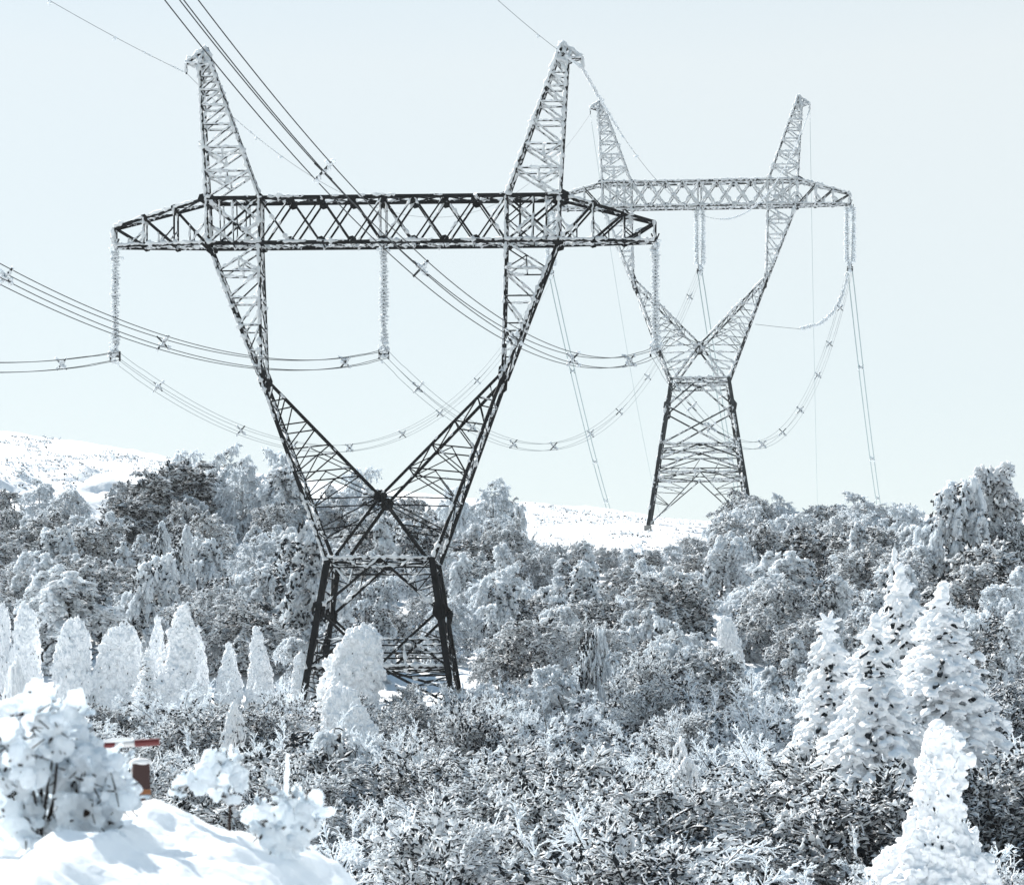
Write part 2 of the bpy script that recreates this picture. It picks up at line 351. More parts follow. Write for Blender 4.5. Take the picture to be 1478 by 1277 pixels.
def lerp(a, b, t): return a+(b-a)*t
def pylon(name, base, yaw, far, cov, mats, thick):
    """half widths and heights are metres from the tower axis and its waist"""
    R = np.random.default_rng(11 if far else 5)
    root = empty(name, base, yaw)
    z = lambda py: (811-py)/S1           # height above the waist
    h = lambda v: v/S1
    Z0 = z(1080) if not far else z(925)  # ground
    off = -base[2]
    zW = base_w[far]
    def dep(Z):                           # half depth by height
        return np.interp(Z, [z(985), z(811), z(720), z(545), z(352), z(288), z(66)], [3.1, 2.15, 1.75, 1.2, .66, .62, .4])
    def pt(sx, hw, Z, sy): return np.array([sx*hw, sy*float(dep(Z)), Z+zW])
    BIG, MED, SM, XS = .2, .145, .1, .062
    # ---- crossarm
    p = Part(); zt, zb = z(288), z(353)
    xs = [391, 347, 302, 255]; 
    for sy in (-1, 1):
        for sx in (-1, 1):
            top = lambda v: (z(326)+(zt-z(326))*(391-v)/(391-255))
            pts_t = [pt(sx, h(v), top(v), sy) for v in xs]; pts_b = [pt(sx, h(v), zb, sy) for v in xs]
            tip = .35
            for a in (0, 1): 
                pts_t[a][1] *= [tip, .6][a]; pts_b[a][1] *= [tip, .6][a]
            pts_t[2][1] *= .82; pts_b[2][1] *= .82
            for a in range(3):
                p.m(pts_t[a], pts_t[a+1], MED); p.m(pts_b[a], pts_b[a+1], MED)
                p.m(pts_t[a], pts_b[a+1], MED if sy < 0 else SM, .25)
                p.m(pts_t[a+1], pts_b[a+1], SM)
                p.plate(pts_t[a+1], .42, .42); p.plate(pts_b[a+1], .42, .34)
            p.m(pts_t[0], pts_b[0], MED)
            # middle of outer panels: thin redundants
            for a in range(3): p.m((pts_b[a]+pts_b[a+1])/2, (pts_t[a]+pts_b[a+1])/2, XS); p.m((pts_b[a]+pts_b[a+1])/2, (pts_t[a+1]+pts_b[a+1])/2, XS)
            o_t, o_b = pt(sx, h(255), zt, sy), pt(sx, h(252), zb, sy); i_t, i_b = pt(sx, h(178), zt, sy), pt(sx, h(178), zb, sy)
            p.m(o_t, i_b, SM*1.1); p.m(i_t, o_b, SM*1.1); mt, mb_ = (o_t+i_t)/2, (o_b+i_b)/2
            p.m(mt, mb_, XS); p.m(i_t, i_b, MED, .85); p.m(o_t, o_b, MED, .8)
            ctr = (o_t+i_b)/2
            for k in (.25, .75): 
                q = lerp(o_t, i_t, k); r_ = lerp(o_b, i_b, k); p.m(q, r_, XS); 
            p.m(lerp(o_t, i_t, .5), lerp(i_t, i_b, .5), XS); p.m(lerp(i_t, i_b, .5), mb_, XS); p.m(lerp(o_t, o_b, .5), mb_, XS)
            p.plate(o_t, .95, .6, .08); p.plate(i_t, .5, .5); p.plate(o_b, .7, .62, .06); p.plate(i_b, .6, .5)
        X = np.linspace(-178, 178, 9)
        p.m(pt(1, h(-255), zt, sy), pt(1, h(255), zt, sy), BIG); p.m(pt(1, h(-252), zb, sy), pt(1, h(252), zb, sy), BIG)
        for a in range(8):
            p.m(pt(1, h(X[a]), zt, sy), pt(1, h(X[a+1]), zb, sy), SM*1.15 if sy < 0 else XS*1.2, None if far else .3)
            p.m(pt(1, h(X[a]), zb, sy), pt(1, h(X[a+1]), zt, sy), SM if sy > 0 else XS*1.3, None if far else .3)
        for a in range(1, 8):
            p.plate(pt(1, h(X[a]), zt-.12, sy), .5, .45); p.plate(pt(1, h(X[a]), zb+.12, sy), .5, .42)
    for Zc in (zt, zb):                   # plan bracing, top and bottom
        X = np.linspace(-391, 391, 19)
        for a in range(18):
            def q(v, sy):
                Zv = Zc if abs(v) < 255 or Zc == zb else z(326)+(zt-z(326))*(391-abs(v))/(136)
                r = pt(1, h(v), Zv, sy); r[1] *= np.interp(abs(v), [255, 302, 347, 391], [1, .82, .6, .35]); return r
            p.m(q(X[a], -1), q(X[a+1], 1), XS); p.m(q(X[a], 1), q(X[a+1], -1), XS); p.m(q(X[a], -1), q(X[a], 1), XS)
    # hanger frame at the middle
    for sx in (-1, 1): p.m(np.array([sx*.16, -.1, zt+zW]), np.array([sx*.16, -.1, zb+zW-.1]), SM, 1.)
    finish(p, 'crossarm', root, mats, cov, R, thick)
    # ---- peaks
    for sx in (-1, 1):
        p = Part(); zp0, zp1 = z(288), z(92)
        O = lambda t, sy: pt(sx, h(lerp(255, 266, t)), lerp(zp0, zp1, t), sy)
        I = lambda t, sy: pt(sx, h(lerp(178, 249, t)), lerp(zp0, zp1, t), sy)
        ts = [0, .2, .375, .545, .685, .8, .9, 1.]
        for sy in (-1, 1):
            p.m(O(0, sy), O(1, sy), MED); p.m(I(0, sy), I(1, sy), MED)
            for a in range(len(ts)-1):
                p.m(O(ts[a+1], sy), I(ts[a+1], sy), XS*1.1); p.m(O(ts[a], sy), I(ts[a+1], sy), XS*1.1)
                if a < 2: p.m(lerp(O(ts[a], sy), I(ts[a+1], sy), .5), O(ts[a+1], sy), XS); p.m(lerp(O(ts[a], sy), I(ts[a+1], sy), .5), lerp(O(ts[a+1], sy), I(ts[a+1], sy), .5), XS)
        for a in range(len(ts)):
            p.m(O(ts[a], -1), O(ts[a], 1), XS*1.2); p.m(I(ts[a], -1), I(ts[a], 1), XS*1.2)
            if a < len(ts)-1: p.m(O(ts[a], -1), O(ts[a+1], 1), XS); p.m(I(ts[a], 1), I(ts[a+1], -1), XS)
        pk = finish(p, 'peak', root, mats, (lambda q: 1.3) if far else (lambda q: float(np.interp(q[2]-zW, [z(288), z(240), z(92)], [.8, 1.15, 1.4]))), R, thick)
        b = Part(); ap = np.array([sx*h(257), 0, z(66)+zW]); tp = np.array([sx*h(287), 0, z(88)+zW])
        for sy in (-1, 1):
            b.m(I(1, sy), ap, MED, 1); b.m(O(1, sy), ap, SM, 1); b.m(ap, tp, MED, 1); b.m(O(1, sy), tp, SM, 1); b.m(O(.97, sy), I(1, sy), SM, 1)
            b.m(lerp(ap, tp, .5), O(1, sy), XS, 1); b.m(lerp(ap, tp, .3), I(1, sy), SM, 1)
        b.m(tp, tp+np.array([0, 0, -.55]), SM, 1)
        br = finish(b, 'bracket', pk, mats, lambda q: 1., R, 1.5)
    # ---- upper arms of the fork, crossarm to knee to waist
    for sx in (-1, 1):
        p = Part(); zk = z(545); zv = z(722); zw = z(811)
        O1 = lambda t, sy: pt(sx, h(lerp(251, 177, t)), lerp(z(356), zk, t), sy)
        I1 = lambda t, sy: pt(sx, h(lerp(178, 173, t)), lerp(z(356), zk, t), sy)
        ts = [0, .2, .41, .62, .82, 1.]
        for sy in (-1, 1):
            p.m(O1(0, sy), O1(1, sy), MED*1.1); p.m(I1(0, sy), I1(1, sy), MED)
            for a in range(5):
                if a < 4: p.m(O1(ts[a+1], sy), I1(ts[a+1], sy), XS*1.1)
                p.m(O1(ts[a+1], sy), I1(ts[a], sy), XS*1.1)
            p.m(lerp(O1(.2, sy), I1(0, sy), .5), lerp(O1(.2, sy), I1(.2, sy), .5), XS*.9); p.m(lerp(O1(.2, sy), I1(0, sy), .5), I1(.2, sy), XS)
        for a in range(5):
            for fn in (O1, I1): p.m(fn(ts[a], -1), fn(ts[a], 1), XS); p.m(fn(ts[a], -1), fn(ts[a+1], 1), XS)
        finish(p, 'upper_arm', root, mats, cov, R, thick)
        p = Part()
        O2 = lambda t, sy: pt(sx, h(lerp(175, 77, t)), lerp(zk, zw, t), sy)
        def I2(t, sy):
            tv = .67
            return pt(sx, h(lerp(168, 0, t/tv)), lerp(zk-.15, zv, t/tv), sy) if t <= tv else pt(sx, h(lerp(0, 66, (t-tv)/(1-tv))), lerp(zv, zw, (t-tv)/(1-tv)), sy)
        for sy in (-1, 1):
            p.m(O2(0, sy), O2(1, sy), BIG*.95); p.m(I2(0, sy), I2(.67, sy), MED*1.1, None if far else .12)
            p.m(I2(.67, sy), I2(1, sy), MED*1.15, None if far else .12)
            ti = [.12, .25, .38, .51, .67, .82]
            to = [.15, .28, .41, .54, .68, .85]
            ti2 = [.05]+ti
            for a in range(len(ti)):
                p.m(I2(ti[a], sy), O2(to[a], sy), XS*1.15, .15 if not far else None)
                p.m(I2(ti2[a], sy), O2(to[a], sy), XS*1.1, .15 if not far else None)
                if 1 < a < 4: p.m(lerp(I2(ti[a], sy), O2(to[a], sy), .45), O2(to[a+1], sy), XS*.9, .1); p.m(lerp(I2(ti[a], sy), O2(to[a], sy), .5), I2(ti[a+1], sy), XS*.9, .1)
            p.plate(pt(sx, h(172), zk-.1, sy), .42, 1.15, .08)
        for a in range(len(to)):
            p.m(O2(to[a], -1), O2(to[a], 1), XS); 
            if a: p.m(O2(to[a-1], -1), O2(to[a], 1), XS); p.m(O2(to[a-1], 1), O2(to[a], -1), XS)
            if ti[a] < .67: p.m(I2(ti[a], -1), I2(ti[a], 1), XS, .1)
            if a and ti[a] < .67: p.m(I2(ti[a-1], -1), I2(ti[a], 1), XS, .1)
        finish(p, 'lower_arm', root, mats, cov, R, thick)
    p = Part()
    for sy in (-1, 1): p.plate(np.array([0, sy*float(dep(z(722))), z(722)+zW]), .75, .7, .1)
    p.m(pt(1, 0, z(722), -1), pt(1, 0, z(722), 1), MED)
    finish(p, 'fork_joint', root, mats, cov, R, thick)
    # ---- body
    legs = {}
    Zf = Z0
    def leg_pt(sx, sy, Z): 
        return np.array([sx*h(np.interp(Z, [z(985), z(811)], [101, 74]) if Z > z(985) else 101+(z(985)-Z)*S1*.155), sy*(float(dep(Z)) if Z > z(985) else 3.1+(z(985)-Z)*.15), Z+zW])
    feet = {}
    for sx in (-1, 1):
        for sy in (-1, 1):
            zz = footz[far][(sx, sy)]
            p = Part(); a, b = leg_pt(sx, sy, z(811)), leg_pt(sx, sy, zz)
            p.m(a, b, BIG*1.8, None if far else .25)
            for t in np.linspace(.05, .95, 7): p.plate(lerp(a, b, t), .34, .5, .12)
            p.m(a+np.array([sx*.12, 0, 0]), b+np.array([sx*.12, 0, 0]), .09, .3)
            feet[sx, sy] = b
            p.plate(leg_pt(sx, sy, z(885)), .75, 1.1, .1)
            box_b = b
            lg = finish(p, 'leg', root, mats, cov, R, thick)
            m2 = MB(); box(m2, b+np.array([0, 0, -.25]), (.7, .7, .8)); m2.obj('footing', CONC, lg)
    p = Part()
    zw = z(811)
    def face(a, b, w, c=None): p.m(a, b, w, c)
    levels = [(z(811), z(885), 'V')]
    if far: levels += [(z(885), z(985), 'X'), (z(985), z(1025), 'V'), (z(1025), z(1060), 'H')]
    else: levels += [(z(885), z(965), 'A')]
    quad = [((-1, -1), (1, -1)), ((-1, 1), (1, 1)), ((-1, -1), (-1, 1)), ((1, -1), (1, 1))]
    for (s1, s2) in quad:
        L = lambda Z: leg_pt(*s1, Z); Rr = lambda Z: leg_pt(*s2, Z)
        k = MED if s1[0] != s2[0] else SM
        face(L(zw), Rr(zw), MED, .9); face(L(zw-.45), Rr(zw-.45), SM, .5)
        for t in (.2, .4, .6, .8): face(lerp(L(zw), Rr(zw), t), lerp(L(zw-.45), Rr(zw-.45), t+(.1 if t < .5 else -.1)), XS)
        for (za, zb_, kind) in levels:
            ma = (L(za)+Rr(za))/2; mb_ = (L(zb_)+Rr(zb_))/2
            if kind == 'V':
                face(ma, L(zb_), k); face(ma, Rr(zb_), k)
                for Q in (L, Rr):
                    m1 = lerp(ma, Q(zb_), .5); face(m1, Q(lerp(za, zb_, .35)), XS)
                    if not far: face(m1, Q(za), XS); face(m1, lerp(Q(za), ma, .55), XS)
                    if not far: face(lerp(ma, Q(zb_), .75), Q(lerp(za, zb_, .6)), XS)
                if s1[0] != s2[0]: p.plate(ma+np.array([0, 0, -.1]), .6, .35, .08)
            if kind == 'X':
                face(L(za), Rr(zb_), k); face(Rr(za), L(zb_), k)
                for Q in ((L, Rr) if not far else ()): face(Q((za+zb_)/2), lerp(Q(za), (Rr if Q is L else L)(zb_), .25), XS); face(Q((za+zb_)/2), lerp(Q(zb_), (Rr if Q is L else L)(za), .25), XS)
                face(L(zb_), Rr(zb_), SM, .9)
            if kind == 'H':
                face(L(za), Rr(za), SM); face(ma, L(zb_), SM); face(ma, Rr(zb_), SM); face(L(zb_), Rr(zb_), MED, .9)
                for t in (.25, .5, .75): face(lerp(L(za), Rr(za), t), lerp(L(zb_), Rr(zb_), t-.1), XS)
            if kind == 'A':
                face(L(za), mb_, k, .1); face(Rr(za), mb_, k, .1)
                zz1 = z(927); zz2 = z(946)
                face(L(zz1), Rr(zz1), XS*1.4, .5); face(L(zz2), Rr(zz2), SM, .3); face(L(zb_), Rr(zb_), MED, .8)
                for t in (.3, .7): face(lerp(L(zz1), Rr(zz1), t), lerp(L(zb_), Rr(zb_), t), XS, 1.)
                for Q in (L, Rr):
                    face(lerp(Q(za), mb_, .5), Q(zb_), SM); face(lerp(Q(za), mb_, .35), Q(zz1), XS); face(lerp(Q(za), mb_, .7), Q(zz2), XS)
                p.plate(mb_, .6, .4, .08)
        zl = levels[-1][1]; ml = (L(zl)+Rr(zl))/2
        for s in (s1, s2):
            ft = feet[s]; face(ml, ft, k if not far else SM)
            for t in ((.25, .5, .75) if not far else (.3, .6)):
                qa = lerp(leg_pt(*s, zl), ft, t*.85); qb = lerp(ml, ft, t); face(qa, qb, XS); face(lerp(leg_pt(*s, zl), ft, (t-.2)*.85), qb, XS)
    for Zc in ([z(811), z(985), z(1060)] if far else [z(811), z(965)]):
        cs = [leg_pt(-1, -1, Zc), leg_pt(1, -1, Zc), leg_pt(1, 1, Zc), leg_pt(-1, 1, Zc)]
        ms = [(cs[i]+cs[(i+1) % 4])/2 for i in range(4)]
        for i in range(4): face(ms[i], ms[(i+1) % 4], SM); 
        face(cs[0], cs[2], XS); face(cs[1], cs[3], XS)
    if not far:
        for sx, zz in ((-.15, z(946)),): 
            p.plate(np.array([h(-10), -2.6, z(936)+zW]), .5, .6, .4)
    finish(p, 'body_bracing', root, mats, cov, R, thick)
    return root
D1, D2 = F/S1, F/(S1*.55)
# waist height above the tower's origin, origin at the ground
x1 = (554-CX)/F*D1; x2 = (1010-CX)/F*D2
g1 = float(ground(x1, D1)); g2 = float(ground(x2, D2))
zwaist1 = (HZ-811)/F*D1; zwaist2 = (HZ-551)/F*D2
base_w = {False: zwaist1-g1, True: zwaist2-g2}
YAW1, YAW2 = radians(-2.4), radians(-4.0)
footz = {False: {}, True: {}}
for far, (x0, y0, zw0, yw) in {False: (x1, D1, zwaist1, YAW1), True: (x2, D2, zwaist2, YAW2)}.items():
    for sx in (-1, 1):
        for sy in (-1, 1):
            lz = -7 if not far else -11; hw = (101/S1+(-lz-6.2)*.155)
            dx, dy = sx*hw, sy*(3.1+(-lz-6.2)*.15)
            gx = x0+dx*cos(yw)-dy*sin(yw); gy = y0+dx*sin(yw)+dy*cos(yw)
            footz[far][(sx, sy)] = float(ground(gx, gy))+.15-zw0
def cov_near(q):
    zz = q[2]-base_w[False]
    zt = (811-353)/S1
    c = np.interp(zz, [-8, 0, .5, 6, 10, 16, zt, zt+1.0, 18.7, 19, 26], [.25, .4, .38, .36, .58, .7, .8, .47, .47, .8, 1])
    return float(c+(.12 if q[0] < 0 else 0)+(.2 if abs(q[0]) > 3 and 1 < zz < 10 else 0))
def cov_far(q):
    zz = q[2]-base_w[True]
    return float(np.interp(zz, [-12, -6, 0, 6, 10, 16.5, 17, 20, 26], [.35, .5, .65, .7, .85, 1.1, 1.1, 1.2, 1.3]))
T1 = pylon('transmission_tower', (x1, D1, g1), YAW1, False, cov_near, [STEEL, RIME], 1.0)
tag(T1, 'large near fork-shaped lattice pylon of dark steel crusted with rime', 'pylon', 'lattice pylons of the power line')
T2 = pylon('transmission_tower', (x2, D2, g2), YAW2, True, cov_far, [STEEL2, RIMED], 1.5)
tag(T2, 'smaller farther lattice pylon white with rime standing on the hill crest', 'pylon', 'lattice pylons of the power line')

def tw(T, base, yaw, zw_, lx, lz):       # tower local (metres from axis, height above waist) to world
    return np.array([base[0]+lx*cos(yaw), base[1]+lx*sin(yaw), base[2]+zw_+lz])
def A1(hpx, py): return tw(T1, (x1, D1, g1), YAW1, base_w[False], hpx/S1, (811-py)/S1)
def A2(hpx, py): return tw(T2, (x2, D2, g2), YAW2, base_w[True], hpx/S1, (811-py)/S1)

# ------------------------------------------------------------------ insulator strings
def insulator(top, L, label, far=False, double=False):
    R = np.random.default_rng(int(abs(top[0])*100))
    r = empty('insulator_string', top)
    for sx in ((-.32, .32) if double else (0,)):
        mb = MB(); n = int(L/.2); 
        bars(mb, [[sx, 0, .1]], [[sx*.4, 0, -L]], .035, sides=6, m=0)
        for k in range(n):
            zz = -.25-k*(L-.75)/n; rr = (.27 if far else .23)*R.uniform(.75, 1.25)
            prof = np.array([[.04, .05], [rr, -.02], [rr*.9, -.06], [.04, -.06]])
            th = np.arange(9)*2*pi/9
            V = np.concatenate([np.stack([sx+p_[0]*np.cos(th), p_[0]*np.sin(th), zz+p_[1]+0*th], 1) for p_ in prof])
            V += R.normal(size=V.shape)*.016
            i = np.arange(9); j = (i+1) % 9
            mb.add(V, np.concatenate([np.stack([i+a*9, j+a*9, j+a*9+9, i+a*9+9], 1) for a in range(3)]), 1, True)
            m = 5
            blobs(mb, np.stack([sx+R.uniform(-.15, .13, m), R.uniform(-.13, .13, m), zz+R.normal(size=m)*.05], 1), R.uniform(.05, .10, (m, 3)), sub=0, m=1, jit=.4, R=R)
        mb.obj('disc_stack', [WIRE, RIMED if not far else RIME], r)
    mb = MB()
    blobs(mb, np.stack([R.normal(size=40)*.13, R.normal(size=40)*.13, -L+.15+R.normal(size=40)*.28], 1), R.uniform(.06, .14, (40, 3)), sub=1, m=1, jit=.35, R=R)
    bars(mb, [[-.24, 0, -L+.2], [.24, 0, -L+.2], [-.25, -.05, -L-.05]], [[-.24, 0, -L-.3], [.24, 0, -L-.3], [.25, .05, -L-.05]], .06, m=0)
    mb.obj('clamp', [WIRE, RIMED if not far else RIME], r)
    mb = MB(); blobs(mb, np.stack([R.normal(size=22)*.14, R.normal(size=22)*.14, -.1+R.normal(size=22)*.25], 1), R.uniform(.06, .13, (22, 3)), sub=1, m=1, jit=.35, R=R)
    bars(mb, [[-.2, 0, .5]], [[0, 0, 0]], .05, m=0); bars(mb, [[.2, 0, .5]], [[0, 0, 0]], .05, m=0)
    mb.obj('hanger', [WIRE, RIME], r)
    tag(r, label, 'insulator', 'insulator strings under the pylon crossarms')
LS = 5.55
ins1 = {}; ins2 = {}
for nm, hpx in (('left', -391), ('middle', 0), ('right', 391)):
    ins1[nm] = A1(hpx, 355); ins2[nm] = A2(hpx, 355)
    insulator(ins1[nm], LS, {'left': 'rime-crusted insulator string hanging from left tip of near pylon crossarm', 'middle': 'rime-crusted insulator string hanging from middle of near pylon crossarm', 'right': 'rime-crusted insulator string hanging from right tip of near pylon crossarm'}[nm])
    insulator(ins2[nm], 5.9, {'left': 'frosted double insulator under hidden left tip of far pylon crossarm', 'middle': 'frosted double insulator string under middle of far pylon crossarm', 'right': 'frosted double insulator string under right tip of far pylon crossarm'}[nm], True, True)

# ------------------------------------------------------------------ conductors
def spacer(parent, c, T, far, R, gap=.225):
    _, A, B = frame(T[None]); A = A[0]; B = B[0]; mb = MB()
    for a, b in ((1, 1), (1, -1), (-1, 1), (-1, -1)):
        e = c+(A*a+B*b)*gap*1.15
        bars(mb, [c], [e], .04, sides=4, m=0)
        if R.random() < (.85 if not far else .95):
            k = 5; t = R.uniform(.2, 1.05, k); blobs(mb, c+(e-c)*t[:, None]+R.normal(size=(k, 3))*.03, R.uniform(.05, .10, (k, 3)), sub=1, m=1, jit=.35, R=R)
    blobs(mb, c[None]+R.normal(size=(4, 3))*.05, R.uniform(.06, .1, (4, 3)), sub=1, m=1, jit=.3, R=R)
    mb.obj('spacer', [WIRE, RIME], parent)
def bundle(curve, smax, ss, label, r, mt, far, rf=None, four=True, n=160):
    R = np.random.default_rng(int(abs(hash(label)) % 1000) if False else len(label)*7)
    s = np.linspace(0, smax, n); P = np.array([curve(v) for v in s]); org = P[0].copy(); P = P-org
    root = empty('conductor_bundle', org)
    T = np.gradient(P, axis=0); D, A, B = frame(T); sq = .225
    spread = np.clip(s/3., .9, 1)[:, None]
    for a, b in (((1, 1), (1, -1), (-1, 1), (-1, -1)) if four else ((1, 0), (-1, 0))):
        mb = MB(); polytube(mb, P+(A*a+B*b)*sq*spread, r if rf is None else [rf(v) for v in s], 5); mb.obj('wire', mt, root)
    for v in ss:
        i = int(round(v/smax*(n-1))); spacer(root, P[i], T[i], far, R)
    tag(root, label, 'cable', 'conductor bundles of the power line')
al = radians(14.0)
def s_of(px, X0, Y0, dx, dy):            # arc distance at which a straight run crosses a column
    t = (px-CX)/F; return (t*Y0-X0)/(dx-t*dy)
for nm, pxs in (('left', [88]), ('middle', [497, 232, 12]), ('right', [908, 828, 740, 607, 462])):
    e = ins1[nm]+np.array([0, 0, -LS-.05])
    cv = lambda s, e=e: np.array([e[0]-s*sin(al), e[1]-s*cos(al), e[2]-.262*s+.00342*s*s])
    ss = [s_of(p_, e[0], e[1], -sin(al), -cos(al)) for p_ in pxs]
    bundle(cv, 92, ss, {'left': 'four-wire cable from left insulator leaving at the left edge', 'middle': 'four-wire cable sweeping from middle insulator down across left side', 'right': 'four-wire cable rising steeply from right insulator past crossarm to top left'}[nm], .017, WIRE, False)
    e2 = ins2[nm]+np.array([0, 0, -5.95]); Lh = np.linalg.norm((e2-e)[:2]); dx, dy = (e2-e)[:2]/Lh
    cv = lambda s, e=e, e2=e2, Lh=Lh: e+(e2-e)*(s/Lh)-np.array([0, 0, 4*9.8*(s/Lh)*(1-s/Lh)])
    pxs = {'left': [228, 345, 422, 503, 580, 635, 690, 740], 'middle': [602, 680, 742, 800, 852, 893, 935, 995], 'right': [975, 1000, 1028, 1062, 1100, 1130, 1155, 1180, 1197, 1213]}[nm]
    ss = [v for v in (s_of(p_, e[0], e[1], dx, dy) for p_ in pxs) if 0 < v < Lh]
    bundle(cv, Lh, ss, {'left': 'four-wire cable sagging between left insulators of the two pylons', 'middle': 'four-wire cable sagging between middle insulators of the two pylons', 'right': 'four-wire cable sagging between right insulators of the two pylons'}[nm], .012, WIREM, False)
    u = np.array([{'left': 9., 'middle': 11.5, 'right': 14.8}[nm], 71.5]); u /= np.linalg.norm(u)
    cv = lambda s, e2=e2, u=u: np.array([e2[0]+s*u[0], e2[1]+s*u[1], e2[2]-.285*s+.00095*s*s])
    bundle(cv, 150, [21, 47, 62], {'left': 'pale twin cable dropping behind hill, left of far pylon', 'middle': 'pale twin cable dropping behind far pylon toward the hill', 'right': 'pale twin cable dropping from far pylon right tip behind trees'}[nm], .05, WIREF, True, four=False, n=80)

def ground_wire(curve, smax, label, frost, r=.011, damp=(), mt=None, n=150):
    R = np.random.default_rng(len(label))
    s = np.linspace(0, smax, n); P = np.array([curve(v) for v in s]); org = P[0].copy(); P = P-org
    root = empty('ground_wire', org)
    mb = MB(); polytube(mb, P, r, 5); mb.obj('wire', mt or WIRE, root)
    for (a, b, th, den) in frost:
        k = max(1, int((b-a)*den)); v = np.sort(R.uniform(a, b, k)); C_ = np.array([curve(x) for x in v])-org; T_ = np.array([curve(x+.1) for x in v])-org-C_
        S_ = np.stack([R.uniform(.1, .28, k), R.uniform(.5, 1.1, k)*th, R.uniform(.5, 1.1, k)*th], 1)
        if den >= 6:
            mb = MB(); vv = np.linspace(a, b, int((b-a)*8)+2); PP = np.array([curve(x) for x in vv])-org
            polytube(mb, PP, th*.45*R.uniform(.6, 1.5, len(vv)), 6); blobs(mb, C_+R.normal(size=(k, 3))*th*.25, S_, T_, sub=0, jit=.3, R=R); mb.obj('rime_sleeve', RIME, root)
        else:
            for i in range(k): mb = MB(); blobs(mb, C_[i:i+1], S_[i:i+1], T_[i:i+1], sub=1, jit=.3, R=R); mb.obj('rime_lump', RIME, root)
    for d in damp:
        c = curve(d)-org; mb = MB(); blobs(mb, [c-[0, 0, .08]]*2, [[.16, .07, .07]]*2, sub=1, jit=.3, R=R); mb.obj('damper', RIME, root)
    tag(root, label, 'cable', 'thin ground wires of the power line')
for sx, nm in ((-1, 'left'), (1, 'right')):
    e = A1(sx*287, 88+14); e2 = A2(sx*287, 88+14); Lh = np.linalg.norm((e2-e)[:2])
    cv = lambda s, e=e: np.array([e[0]-s*sin(al), e[1]-s*cos(al), e[2]-(.12 if sx < 0 else .16)*s+.0014*s*s])
    ground_wire(cv, 95, 'thin ground wire from near pylon %s peak up to top edge' % nm, [(0, 2.2, .05, 9), (3, 7, .05, 2.5)] if sx < 0 else [(0, 4, .09, 10), (4, 7, .05, 2)], damp=(9, 16, 20) if sx < 0 else (10,))
    cv = lambda s, e=e, e2=e2, Lh=Lh: e+(e2-e)*(s/Lh)-np.array([0, 0, 4*(8.6 if sx < 0 else 9.0)*(s/Lh)*(1-s/Lh)])
    fr = [(5, 14, .05, 2.5), (18, 30, .035, 1)] if sx < 0 else [(0, 9, .1, 10), (9, 13, .05, 3), (28, 42, .04, 2), (44, Lh, .07, 6)]
    ground_wire(cv, Lh, 'thin rimed ground wire slung between the %s peaks of both pylons' % nm, fr, damp=(10, 14))
    u = np.array([10.5, 71.5]); u /= np.linalg.norm(u)
    cv = lambda s, e2=e2: np.array([e2[0]+s*u[0], e2[1]+s*u[1], e2[2]-.48*s+.0016*s*s])
    ground_wire(cv, 140, 'faint ground wire dropping from far pylon %s peak behind the hill' % nm, [(0, 1.5, .04, 6)], r=.02, mt=WIREF)
# broken, sagging rimed cable under the far pylon's right tip
pp = [at(1224, 392, D2), at(1217, 425, D2), at(1203, 450, D2), at(1184, 467, D2-.5), at(1156, 475, D2-1)]
mb = MB(); R = np.random.default_rng(3); org = pp[0]
tt_ = np.linspace(0, 4, 60); PP = np.stack([np.interp(tt_, range(5), [q[k] for q in pp]) for k in range(3)], 1)-org
polytube(mb, PP, .08, 6); blobs(mb, PP+R.normal(size=PP.shape)*.05, R.uniform(.11, .22, (60, 3)), sub=1, jit=.35, R=R)
root = empty('loose_cable', org); mb.obj('rime_sleeve', RIMED, root)
mb = MB(); polytube(mb, np.array([pp[-1], at(1125, 472, D2-1), at(1090, 468, D2-.5)])-org, .018, 5); mb.obj('wire', WIRE, root)
tag(root, 'thick rimed loose cable drooping from far pylon right insulator toward its arm', 'cable')

